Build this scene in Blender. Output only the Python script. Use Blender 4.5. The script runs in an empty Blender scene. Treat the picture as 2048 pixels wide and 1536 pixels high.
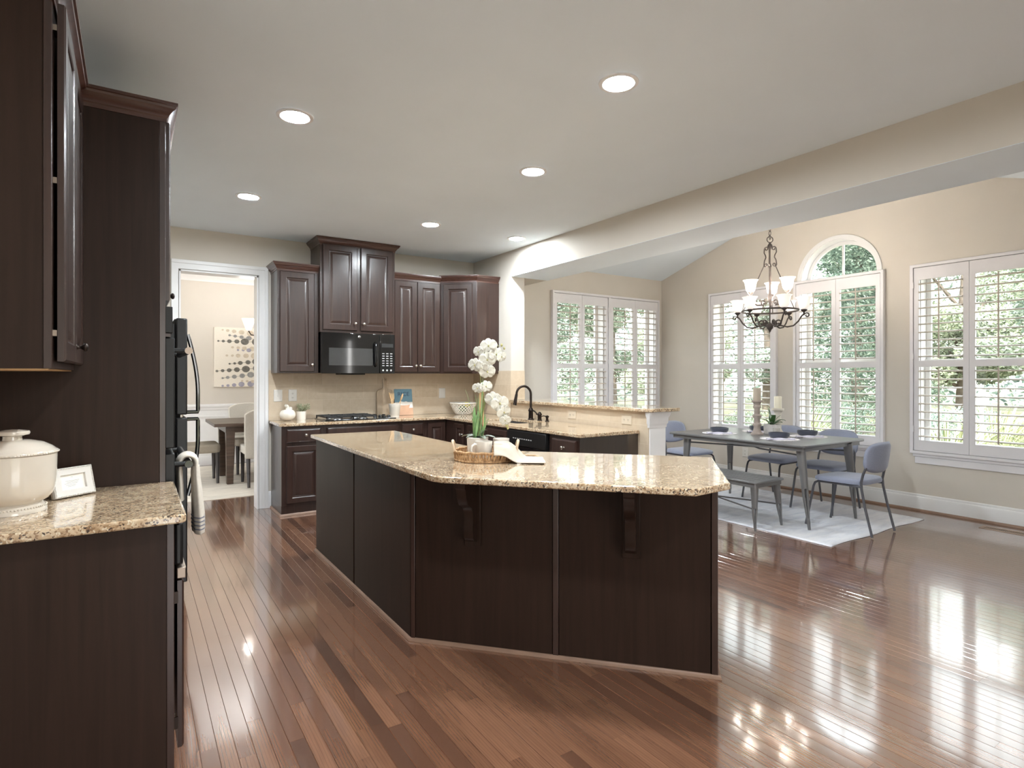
import bpy, bmesh, math, random
from math import pi, sin, cos, radians as R, sqrt, atan2
from mathutils import Vector, Matrix
from mathutils.geometry import tessellate_polygon

random.seed(7)
S = bpy.context.scene
COL = S.collection

# ------------------------------------------------------------------ camera, sky, sun, exposure
YAW = 33.1857
H = 1.38
cam_d = bpy.data.cameras.new('camera')
cam_d.sensor_width = 36.0
cam_d.lens = 1159.77 / 2048 * 36.0
cam_d.shift_y = (751.7 - 768.0) / 2048.0
cam_d.clip_start = 0.02
cam_d.clip_end = 300
cam = bpy.data.objects.new('camera', cam_d)
COL.objects.link(cam)
cam.location = (0, 0, H)
cam.rotation_euler = (R(90), 0, R(-YAW))
S.camera = cam

SKY_STRENGTH = 1.3
SUN_STRENGTH = 1.3
CAN_POWER = 110.0
EXPOSURE = 2.72

S.view_settings.view_transform = 'Standard'
S.view_settings.look = 'None'
S.view_settings.gamma = 1.0
S.view_settings.use_curve_mapping = False
S.view_settings.exposure = EXPOSURE
S.cycles.use_denoising = True
S.cycles.max_bounces = 10
S.cycles.diffuse_bounces = 6
S.cycles.glossy_bounces = 4
S.cycles.transmission_bounces = 8
S.cycles.transparent_max_bounces = 24
S.cycles.sample_clamp_indirect = 6.0
S.cycles.caustics_reflective = True
S.cycles.blur_glossy = 1.0
S.cycles.caustics_refractive = False

W = bpy.data.worlds.new('sky')
S.world = W
W.use_nodes = True
nt = W.node_tree
bg = nt.nodes['Background']
tc = nt.nodes.new('ShaderNodeTexCoord')
sep = nt.nodes.new('ShaderNodeSeparateXYZ')
rmp = nt.nodes.new('ShaderNodeValToRGB')
rmp.color_ramp.elements[0].position = 0.0
rmp.color_ramp.elements[0].color = (1.0, 0.98, 0.94, 1)
rmp.color_ramp.elements[1].position = 0.7
rmp.color_ramp.elements[1].color = (0.80, 0.90, 1.0, 1)
nt.links.new(tc.outputs['Generated'], sep.inputs[0])
nt.links.new(sep.outputs['Z'], rmp.inputs[0])
nt.links.new(rmp.outputs[0], bg.inputs[0])
bg.inputs[1].default_value = SKY_STRENGTH

sun_d = bpy.data.lights.new('sun', 'SUN')
sun_d.energy = SUN_STRENGTH
sun_d.angle = R(1.0)
sun_d.color = (1.0, 0.95, 0.86)
sun = bpy.data.objects.new('sun', sun_d)
COL.objects.link(sun)
sun.location = (-8, -8, 14)
sun.rotation_euler = Vector((0.72, 0.45, -0.8)).to_track_quat('-Z', 'Y').to_euler()

# ------------------------------------------------------------------ materials
def rgb(r, g, b):
    def f(c):
        c /= 255.0
        return c / 12.92 if c <= 0.04045 else ((c + 0.055) / 1.055) ** 2.4
    return (f(r), f(g), f(b), 1.0)

class NT:
    """small helper round a material node tree"""
    def __init__(s, name):
        s.m = bpy.data.materials.new(name)
        s.m.use_nodes = True
        s.t = s.m.node_tree
        s.b = s.t.nodes['Principled BSDF']
        s.out = s.t.nodes['Material Output']
    def n(s, typ, **kw):
        x = s.t.nodes.new(typ)
        for k, v in kw.items():
            setattr(x, k, v)
        return x
    def l(s, a, b):
        s.t.links.new(a, b)
    def coord(s, scale=(1, 1, 1), rot=(0, 0, 0), out='Object'):
        c = s.n('ShaderNodeTexCoord')
        m = s.n('ShaderNodeMapping')
        m.inputs['Scale'].default_value = scale
        m.inputs['Rotation'].default_value = rot
        s.l(c.outputs[out], m.inputs[0])
        return m.outputs[0]
    def noise(s, vec, scale, detail=3.0, rough=0.5, dist=0.0):
        x = s.n('ShaderNodeTexNoise')
        x.inputs['Scale'].default_value = scale
        x.inputs['Detail'].default_value = detail
        x.inputs['Roughness'].default_value = rough
        x.inputs['Distortion'].default_value = dist
        s.l(vec, x.inputs['Vector'])
        return x
    def ramp(s, fac, stops, interp='LINEAR'):
        x = s.n('ShaderNodeValToRGB')
        cr = x.color_ramp
        cr.interpolation = interp
        while len(cr.elements) < len(stops):
            cr.elements.new(0.5)
        for e, (p, c) in zip(cr.elements, stops):
            e.position = p
            e.color = c if len(c) == 4 else (*c, 1)
        s.l(fac, x.inputs[0])
        return x.outputs[0]
    def mix(s, fac, a, b, blend='MIX'):
        x = s.n('ShaderNodeMix', data_type='RGBA', blend_type=blend)
        for sock, v in ((x.inputs[0], fac), (x.inputs[6], a), (x.inputs[7], b)):
            if hasattr(v, 'links'):
                s.l(v, sock)
            else:
                sock.default_value = v
        return x.outputs[2]
    def math(s, op, a, b=None, c=None):
        x = s.n('ShaderNodeMath', operation=op)
        for i, v in enumerate((a, b, c)):
            if v is None:
                continue
            if hasattr(v, 'links'):
                s.l(v, x.inputs[i])
            else:
                x.inputs[i].default_value = v
        return x.outputs[0]
    def bump(s, h, strength=0.2, dist=0.002):
        x = s.n('ShaderNodeBump')
        x.inputs['Strength'].default_value = strength
        x.inputs['Distance'].default_value = dist
        s.l(h, x.inputs['Height'])
        s.l(x.outputs[0], s.b.inputs['Normal'])
    def set(s, **kw):
        for k, v in kw.items():
            s.b.inputs[k].default_value = v

def simple(name, col, rough=0.5, metal=0.0, coat=0.0, var=0.06, nscale=12.0, bump=0.0, spec=0.5, **kw):
    t = NT(name)
    v = t.coord()
    nz = t.noise(v, nscale)
    d = tuple(c * (1 - var) for c in col[:3]) + (1,)
    l = tuple(min(1, c * (1 + var)) for c in col[:3]) + (1,)
    t.l(t.ramp(nz.outputs[0], [(0.3, d), (0.7, l)]), t.b.inputs['Base Color'])
    t.set(Roughness=rough, Metallic=metal)
    t.b.inputs['Specular IOR Level'].default_value = spec
    if coat:
        t.b.inputs['Coat Weight'].default_value = coat
        t.b.inputs['Coat Roughness'].default_value = 0.04
    if bump:
        n2 = t.noise(v, nscale * 6, 4)
        t.bump(n2.outputs[0], bump)
    for k, x in kw.items():
        t.b.inputs[k].default_value = x
    return t.m

M = {}
M['wall'] = simple('wall_paint', rgb(208, 201, 191), 0.75, var=0.02, nscale=2, spec=0.3)
M['dining_wall'] = simple('dining_wall_paint', rgb(210, 203, 194), 0.75, var=0.02, nscale=2, spec=0.3)
M['ceiling'] = simple('ceiling_paint', rgb(226, 235, 242), 0.85, var=0.015, nscale=2, spec=0.2)
M['trim'] = simple('white_trim_paint', rgb(226, 225, 225), 0.35, var=0.01)
M['shutter'] = simple('white_shutter_paint', rgb(226, 224, 227), 0.4, var=0.01)
M['louver'] = simple('shade_tinted_louver_paint', rgb(204, 195, 186), 0.5, var=0.01)  # shutter white darkened: tan of the shaded slats put into the colour
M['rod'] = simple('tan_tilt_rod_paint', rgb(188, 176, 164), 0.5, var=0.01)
M['cream_plastic'] = simple('cream_plastic', rgb(204, 190, 170), 0.4, var=0.01)
M['white_plastic'] = simple('white_plastic', rgb(216, 212, 206), 0.35, var=0.01)
M['black_gloss'] = simple('black_gloss', rgb(16, 16, 17), 0.08, var=0.1, coat=0.6)
M['black_satin'] = simple('black_satin', rgb(24, 23, 23), 0.36, var=0.1, spec=0.3)
M['cast_iron'] = simple('cast_iron', rgb(30, 29, 29), 0.55, var=0.15, nscale=60, bump=0.1)
M['bronze'] = simple('oiled_bronze', rgb(52, 44, 40), 0.35, metal=0.85, var=0.15)
M['iron'] = simple('chandelier_iron', rgb(84, 76, 73), 0.5, metal=0.5, var=0.2, nscale=30)
M['nickel'] = simple('brushed_nickel', rgb(190, 184, 176), 0.28, metal=1.0, var=0.05)
M['steel'] = simple('stainless_steel', rgb(185, 185, 186), 0.25, metal=1.0, var=0.04)
M['ceramic'] = simple('white_ceramic', rgb(208, 198, 184), 0.12, var=0.015, coat=0.5)
M['mug'] = simple('mug_ceramic', rgb(214, 207, 197), 0.18, var=0.01, coat=0.4)
M['matte_white'] = simple('matte_white_ceramic', rgb(222, 215, 204), 0.45, var=0.02)
M['gunmetal'] = simple('gunmetal_steel', rgb(122, 121, 122), 0.34, metal=0.35, var=0.08, nscale=5)
M['darkmetal'] = simple('dark_grey_tube', rgb(98, 98, 104), 0.4, metal=0.5, var=0.06)
M['napkin'] = simple('cream_linen', rgb(184, 172, 157), 0.9, var=0.03, nscale=40, bump=0.3)
M['placemat'] = simple('white_woven_cotton', rgb(240, 236, 238), 0.9, var=0.05, nscale=60, bump=0.5)
M['lavender'] = simple('lavender_linen', rgb(214, 210, 228), 0.9, var=0.03, nscale=60, bump=0.3)
M['bowl_dark'] = simple('slate_stoneware', rgb(64, 68, 82), 0.3, var=0.12, nscale=20, coat=0.2)
M['candle'] = simple('candle_wax', rgb(238, 232, 212), 0.5, var=0.02)
M['candle_tan'] = simple('tan_candle_wax', rgb(190, 176, 160), 0.55, var=0.03)
M['leaf'] = simple('glossy_leaf', rgb(70, 104, 62), 0.35, var=0.3, nscale=20)
M['leaf_pale'] = simple('pale_blade_leaf', rgb(128, 162, 108), 0.45, var=0.3, nscale=14)
M['leaf_dark'] = simple('dusty_dark_leaf', rgb(84, 92, 74), 0.5, var=0.25, nscale=16)
M['herb'] = simple('silvery_herb_leaf', rgb(204, 209, 182), 0.6, var=0.3, nscale=30)
M['stem'] = simple('green_stem', rgb(124, 128, 78), 0.5, var=0.2)
M['petal'] = simple('orchid_petal', rgb(206, 202, 190), 0.55, var=0.03, nscale=30)
M['pistil'] = simple('orchid_throat', rgb(170, 164, 110), 0.5, var=0.2)
M['soil'] = simple('dark_soil', rgb(44, 36, 28), 0.95, var=0.4, nscale=60, bump=0.5)
M['woodlight'] = simple('light_wood', rgb(214, 178, 134), 0.5, var=0.12, nscale=10)
M['beads'] = simple('pale_wood_beads', rgb(184, 160, 132), 0.6, var=0.1)
M['taupe_fabric'] = simple('taupe_upholstery', rgb(158, 148, 134), 0.9, var=0.06, nscale=80, bump=0.3)
M['cream_fabric'] = simple('cream_upholstery', rgb(200, 194, 184), 0.9, var=0.05, nscale=80, bump=0.3)
M['dark_leg'] = simple('dark_stained_leg', rgb(66, 62, 62), 0.45, var=0.15)
M['canvas'] = simple('white_canvas', rgb(232, 224, 212), 0.85, var=0.02, nscale=50)
M['dot_grey'] = simple('grey_wash_paint', rgb(150, 148, 146), 0.9, var=0.2, nscale=25)
M['dot_dark'] = simple('charcoal_wash_paint', rgb(112, 108, 102), 0.9, var=0.25, nscale=25)
M['dot_tan'] = simple('tan_wash_paint', rgb(206, 192, 172), 0.9, var=0.12, nscale=25)
M['dot_lilac'] = simple('lilac_wash_paint', rgb(160, 156, 170), 0.9, var=0.15, nscale=25)
M['bark'] = simple('tree_bark', rgb(104, 92, 82), 0.9, var=0.3, nscale=8, bump=0.6)
M['yellow'] = simple('yellow_green_peel', rgb(200, 190, 70), 0.4, var=0.15)
M['book_blue'] = simple('teal_book_cover', rgb(104, 142, 160), 0.4, var=0.05)
M['book_white'] = simple('pale_print', rgb(238, 234, 226), 0.6, var=0.03)
M['book_navy'] = simple('navy_print', rgb(52, 72, 98), 0.6, var=0.05)
M['book_tan'] = simple('peach_print', rgb(206, 164, 134), 0.6, var=0.08)
M['bird_white'] = simple('birdhouse_paint', rgb(238, 238, 236), 0.6, var=0.02)
M['ink'] = simple('grey_print', rgb(170, 168, 166), 0.8, var=0.05)
M['stripe'] = simple('grey_woven_stripe', rgb(120, 118, 126), 0.9, var=0.08)
M['towel'] = simple('white_towel', rgb(206, 196, 182), 0.95, var=0.05, nscale=70, bump=0.5)
M['shade_in'] = simple('dark_gap', rgb(14, 12, 12), 0.8)
M['shoe'] = simple('tan_shoe_moulding', rgb(134, 106, 88), 0.45, var=0.12, nscale=9)
M['plaster_tan'] = simple('tan_cabinet_underside', rgb(190, 150, 104), 0.6, var=0.08)

def wood_cabinet(name, dark, light, rough=0.34, coat=0.5, axis='Z'):
    t = NT(name)
    sc = {'Z': (34, 34, 1.6), 'X': (1.6, 34, 34), 'Y': (34, 1.6, 34)}[axis]
    v = t.coord(sc)
    a = t.noise(v, 1.0, 5, 0.6, 0.6)
    b = t.noise(t.coord((1.1, 1.1, 1.1)), 1.3, 2)
    c1 = t.ramp(a.outputs[0], [(0.25, dark), (0.75, light)])
    c2 = t.mix(t.math('MULTIPLY', b.outputs[0], 0.35), c1, dark)
    t.l(c2, t.b.inputs['Base Color'])
    t.set(Roughness=rough)
    t.b.inputs['Coat Weight'].default_value = coat
    t.b.inputs['Coat Roughness'].default_value = 0.22
    t.bump(a.outputs[0], 0.05, 0.001)
    t.b.inputs['Specular IOR Level'].default_value = 0.35
    return t.m
M['cab'] = wood_cabinet('espresso_wood', rgb(42, 28, 24), rgb(64, 44, 37))
M['cab_trim'] = wood_cabinet('espresso_moulding_wood', rgb(60, 36, 29), rgb(92, 60, 50), axis='X')
M['panel'] = wood_cabinet('espresso_veneer', rgb(39, 27, 21), rgb(52, 37, 30), 0.45, 0.04)
M['panel'].node_tree.nodes['Principled BSDF'].inputs['Specular IOR Level'].default_value = 0.14
M['satin_panel'] = wood_cabinet('satin_espresso_veneer', rgb(36, 24, 19), rgb(48, 33, 27), 0.3, 1.0)
M['satin_panel'].node_tree.nodes['Principled BSDF'].inputs['Coat Roughness'].default_value = 0.14
M['satin_panel'].node_tree.nodes['Principled BSDF'].inputs['Coat IOR'].default_value = 1.7
M['satin_nickel'] = simple('satin_nickel', rgb(150, 136, 124), 0.4, metal=1.0, var=0.05)
M['register'] = simple('tan_register', rgb(176, 156, 140), 0.5, var=0.06)
M['walnut'] = wood_cabinet('dark_walnut', rgb(60, 46, 38), rgb(104, 84, 70), 0.4, 0.2, 'X')
M['board'] = wood_cabinet('grey_beige_cutting_board', rgb(160, 140, 118), rgb(194, 174, 148), 0.6, 0.0)

def granite():
    t = NT('speckled_granite')
    v = t.coord()
    n1 = t.noise(v, 26, 5, 0.65, 0.8)
    n2 = t.noise(v, 6, 3, 0.5)
    base = t.ramp(n1.outputs[0], [(0.30, rgb(120, 92, 64)), (0.44, rgb(182, 157, 128)),
                                  (0.56, rgb(203, 184, 157)), (0.72, rgb(198, 186, 160))])
    base = t.mix(t.math('MULTIPLY', n2.outputs[0], 0.38), base, rgb(196, 158, 118))
    vo = t.n('ShaderNodeTexVoronoi')
    vo.inputs['Scale'].default_value = 170
    w = t.noise(v, 34, 2)
    wv = t.n('ShaderNodeVectorMath', operation='MULTIPLY_ADD')
    t.l(w.outputs['Color'], wv.inputs[0])
    wv.inputs[1].default_value = (0.02, 0.02, 0.02)
    t.l(v, wv.inputs[2])
    t.l(wv.outputs[0], vo.inputs['Vector'])
    sx = t.n('ShaderNodeSeparateColor')
    t.l(vo.outputs['Color'], sx.inputs[0])
    clump = t.noise(v, 17, 3, 0.6)
    k = t.math('MULTIPLY', sx.outputs[0], t.math('ADD', clump.outputs[0], 0.42))
    dark = t.math('GREATER_THAN', k, 0.86)
    brown = t.math('GREATER_THAN', k, 0.66)
    c = t.mix(brown, base, rgb(138, 110, 84))
    c = t.mix(dark, c, rgb(72, 60, 53))
    lt = t.math('LESS_THAN', sx.outputs[1], 0.10)
    c = t.mix(lt, c, rgb(212, 198, 172))
    t.l(c, t.b.inputs['Base Color'])
    t.set(Roughness=0.10)
    t.b.inputs['Specular IOR Level'].default_value = 0.5
    t.b.inputs['Coat Weight'].default_value = 0.7
    t.b.inputs['Coat Roughness'].default_value = 0.03
    t.b.inputs['Coat IOR'].default_value = 1.5
    return t.m
M['granite'] = granite()

def floor_wood():
    t = NT('oak_strip_floor')
    c = t.n('ShaderNodeTexCoord')
    sp = t.n('ShaderNodeSeparateXYZ')
    t.l(c.outputs['Object'], sp.inputs[0])
    g0 = t.n('ShaderNodeNewGeometry')
    rnd = g0.outputs['Random Per Island']
    gx = t.n('ShaderNodeCombineXYZ')
    t.l(t.math('MULTIPLY', sp.outputs[0], 26.0), gx.inputs[0])
    t.l(t.math('ADD', t.math('MULTIPLY', sp.outputs[1], 2.2), t.math('MULTIPLY', rnd, 61.0)), gx.inputs[1])
    t.l(t.math('MULTIPLY', rnd, 23.0), gx.inputs[2])
    g = t.noise(gx.outputs[0], 1.0, 5, 0.62, 1.2)
    wv = t.n('ShaderNodeTexWave', wave_type='BANDS', bands_direction='X')
    wv.inputs['Scale'].default_value = 1.1
    wv.inputs['Distortion'].default_value = 8.0
    wv.inputs['Detail'].default_value = 2.0
    wv.inputs['Detail Scale'].default_value = 0.5
    t.l(gx.outputs[0], wv.inputs['Vector'])
    base = t.ramp(rnd, [(0.0, rgb(84, 58, 45)), (0.08, rgb(112, 77, 58)), (0.55, rgb(126, 88, 66)), (0.92, rgb(138, 98, 74)), (1.0, rgb(98, 66, 50))])
    base = t.mix(t.ramp(g.outputs[0], [(0.35, (0.38,) * 3), (0.60, (0,) * 3)]), base, rgb(88, 58, 44))
    base = t.mix(t.ramp(wv.outputs[0], [(0.0, (0.32,) * 3), (0.22, (0,) * 3)]), base, rgb(82, 54, 42))
    t.l(base, t.b.inputs['Base Color'])
    wob = t.noise(t.coord((1, 1, 1)), 3.5, 2)
    t.bump(t.math('ADD', t.math('MULTIPLY', g.outputs[0], 0.14), wob.outputs[0]), 0.10, 0.0016)
    t.set(Roughness=0.20)
    t.b.inputs['Specular IOR Level'].default_value = 0.5
    t.b.inputs['Coat Weight'].default_value = 1.0
    t.b.inputs['Coat Roughness'].default_value = 0.085
    t.b.inputs['Coat IOR'].default_value = 1.9
    return t.m
def strip_floor(x0, x1, y0, y1, seed, bw=0.0575):
    """oak strips along Y, each a slightly crowned board with eased edges"""
    rnd = random.Random(seed)
    vs, fs = [], []
    x = x0
    prof = [(0.0003, -0.0011), (0.0013, 0.0), (bw * 0.5, 0.00010), (bw - 0.0013, 0.0), (bw - 0.0003, -0.0011)]
    while x < x1:
        y = y0 - rnd.uniform(0, 1.0)
        while y < y1:
            L = rnd.uniform(0.35, 1.5)
            a, b = max(y, y0) + 0.0003, min(y + L, y1) - 0.0003
            y += L
            if b - a < 0.02:
                continue
            o = len(vs)
            tilt = rnd.uniform(-1, 1) * 0.00006
            for yy, dz in ((a, 0.0), (b, 0.0)):
                for k, (px, pz) in enumerate(prof):
                    vs.append((x + px, yy, pz + dz + tilt * (k - 2) - 0.0002))
            for r_ in range(1):
                for k in range(4):
                    q = o + r_ * 5 + k
                    fs.append((q, q + 1, q + 6, q + 5))
        x += bw
    return vs, fs
M['floor'] = floor_wood()

def tile():
    t = NT('travertine_tile')
    c = t.n('ShaderNodeTexCoord')
    sp = t.n('ShaderNodeSeparateXYZ')
    t.l(c.outputs['Object'], sp.inputs[0])
    cb = t.n('ShaderNodeCombineXYZ')
    t.l(t.math('ADD', sp.outputs[0], sp.outputs[1]), cb.inputs[0])
    t.l(sp.outputs[2], cb.inputs[1])
    br = t.n('ShaderNodeTexBrick')
    t.l(cb.outputs[0], br.inputs['Vector'])
    br.inputs['Scale'].default_value = 1.0
    br.inputs['Brick Width'].default_value = 0.31
    br.inputs['Row Height'].default_value = 0.16
    br.inputs['Mortar Size'].default_value = 0.0022
    br.inputs['Mortar Smooth'].default_value = 0.3
    br.inputs['Color1'].default_value = rgb(202, 184, 160)
    br.inputs['Color2'].default_value = rgb(190, 171, 146)
    br.inputs['Mortar'].default_value = rgb(206, 191, 170)
    nz = t.noise(t.coord((1, 1, 1)), 22, 5, 0.6)
    cc = t.mix(t.ramp(nz.outputs[0], [(0.4, (0.0,) * 3), (0.75, (0.4,) * 3)]), br.outputs[0], rgb(214, 199, 178))
    t.l(cc, t.b.inputs['Base Color'])
    t.set(Roughness=0.42)
    inv = t.math('SUBTRACT', 1.0, br.outputs['Fac'])
    t.bump(inv, 0.3, 0.001)
    return t.m
M['tile'] = tile()

def fabric_blue():
    t = NT('blue_grey_chair_fabric')
    v = t.coord()
    a = t.noise(v, 300, 2)
    b = t.noise(v, 8, 2)
    c = t.ramp(a.outputs[0], [(0.3, rgb(138, 144, 166)), (0.7, rgb(160, 166, 186))])
    t.l(t.mix(t.math('MULTIPLY', b.outputs[0], 0.2), c, rgb(150, 156, 176)), t.b.inputs['Base Color'])
    t.set(Roughness=0.9)
    t.b.inputs['Sheen Weight'].default_value = 0.3
    t.bump(a.outputs[0], 0.3, 0.001)
    return t.m
M['fabric'] = fabric_blue()

def rug(name, c1, c2, c3):
    t = NT(name)
    a = t.noise(t.coord((1.0, 5.0, 1)), 2.6, 6, 0.7, 0.5)
    b = t.noise(t.coord((60, 60, 60)), 4, 2)
    c = t.ramp(a.outputs[0], [(0.3, c1), (0.5, c2), (0.7, c3)])
    t.l(t.mix(t.math('MULTIPLY', b.outputs[0], 0.25), c, c3), t.b.inputs['Base Color'])
    t.set(Roughness=0.95)
    t.bump(b.outputs[0], 0.4, 0.002)
    return t.m
M['rug'] = rug('pale_blue_rug', rgb(206, 209, 220), rgb(232, 233, 240), rgb(244, 244, 247))
M['rug_dining'] = rug('ivory_rug', rgb(184, 176, 166), rgb(214, 206, 194), rgb(228, 220, 208))

def wicker():
    t = NT('woven_seagrass')
    v = t.coord((70, 70, 40))
    a = t.noise(v, 1.0, 3, 0.6)
    t.l(t.ramp(a.outputs[0], [(0.3, rgb(112, 80, 52)), (0.5, rgb(172, 134, 94)), (0.7, rgb(206, 170, 128))]), t.b.inputs['Base Color'])
    t.set(Roughness=0.8)
    t.bump(a.outputs[0], 0.5, 0.003)
    return t.m
M['wicker'] = wicker()

def glass(name, tint=(1, 1, 1), gloss=1.0):
    t = NT(name)
    t.t.nodes.remove(t.b)
    tr = t.n('ShaderNodeBsdfTransparent')
    tr.inputs[0].default_value = (*tint, 1)
    gl = t.n('ShaderNodeBsdfGlossy')
    gl.inputs['Roughness'].default_value = 0.02
    lw = t.n('ShaderNodeLayerWeight')
    lw.inputs[0].default_value = 0.5
    mx = t.n('ShaderNodeMixShader')
    f5 = t.math('MULTIPLY_ADD', t.math('POWER', lw.outputs['Facing'], 4.0), 0.6, 0.04)
    t.l(t.math('MULTIPLY', f5, gloss), mx.inputs[0])
    t.l(tr.outputs[0], mx.inputs[1])
    t.l(gl.outputs[0], mx.inputs[2])
    t.l(mx.outputs[0], t.out.inputs[0])
    return t.m
M['glass'] = glass('window_glass', (0.96, 0.98, 0.97), 0.7)
M['tumbler'] = glass('clear_tumbler_glass', (0.98, 0.98, 0.97), 1.0)

def emit(name, col, strength):
    t = NT(name)
    t.set(Roughness=0.4)
    t.b.inputs['Base Color'].default_value = col
    t.b.inputs['Emission Color'].default_value = col
    t.b.inputs['Emission Strength'].default_value = strength
    return t.m
M['can_lens'] = emit('lit_lens', (0.88, 0.955, 1.0, 1), CAN_POWER)
M['lit_shade'] = emit('lit_frosted_shade', (1.0, 0.94, 0.87, 1), 0.085)

def foliage(name, c1, c2, c3):
    t = NT(name)
    g = t.n('ShaderNodeNewGeometry')
    t.l(t.ramp(g.outputs['Random Per Island'], [(0.0, c1), (0.5, c2), (1.0, c3)]), t.b.inputs['Base Color'])
    t.set(Roughness=0.6)
    t.b.inputs['Transmission Weight'].default_value = 0.0
    return t.m
M['fol1'] = foliage('oak_leaves', rgb(90, 104, 88), rgb(132, 146, 126), rgb(214, 218, 204))
M['fol2'] = foliage('pine_needles', rgb(80, 98, 88), rgb(114, 132, 118), rgb(180, 192, 176))
M['fol3'] = foliage('yellow_green_leaves', rgb(120, 130, 104), rgb(154, 162, 134), rgb(208, 210, 188))
M['grassblade'] = foliage('ornamental_grass_blades', rgb(120, 132, 96), rgb(160, 164, 128), rgb(200, 196, 166))
def lawn():
    t = NT('dry_lawn')
    a = t.noise(t.coord((1, 1, 1)), 0.35, 5, 0.6)
    b = t.noise(t.coord((1, 1, 1)), 9, 4, 0.7)
    c = t.ramp(a.outputs[0], [(0.35, rgb(84, 92, 60)), (0.5, rgb(122, 116, 88)), (0.65, rgb(140, 132, 106))])
    t.l(t.mix(t.math('MULTIPLY', b.outputs[0], 0.4), c, rgb(104, 102, 74)), t.b.inputs['Base Color'])
    t.set(Roughness=0.95)
    return t.m
M['lawn'] = lawn()

# ------------------------------------------------------------------ mesh helpers
def wpos(o):
    p = Vector((0, 0, 0))
    while o is not None:
        p += o.location
        o = o.parent
    return p

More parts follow.
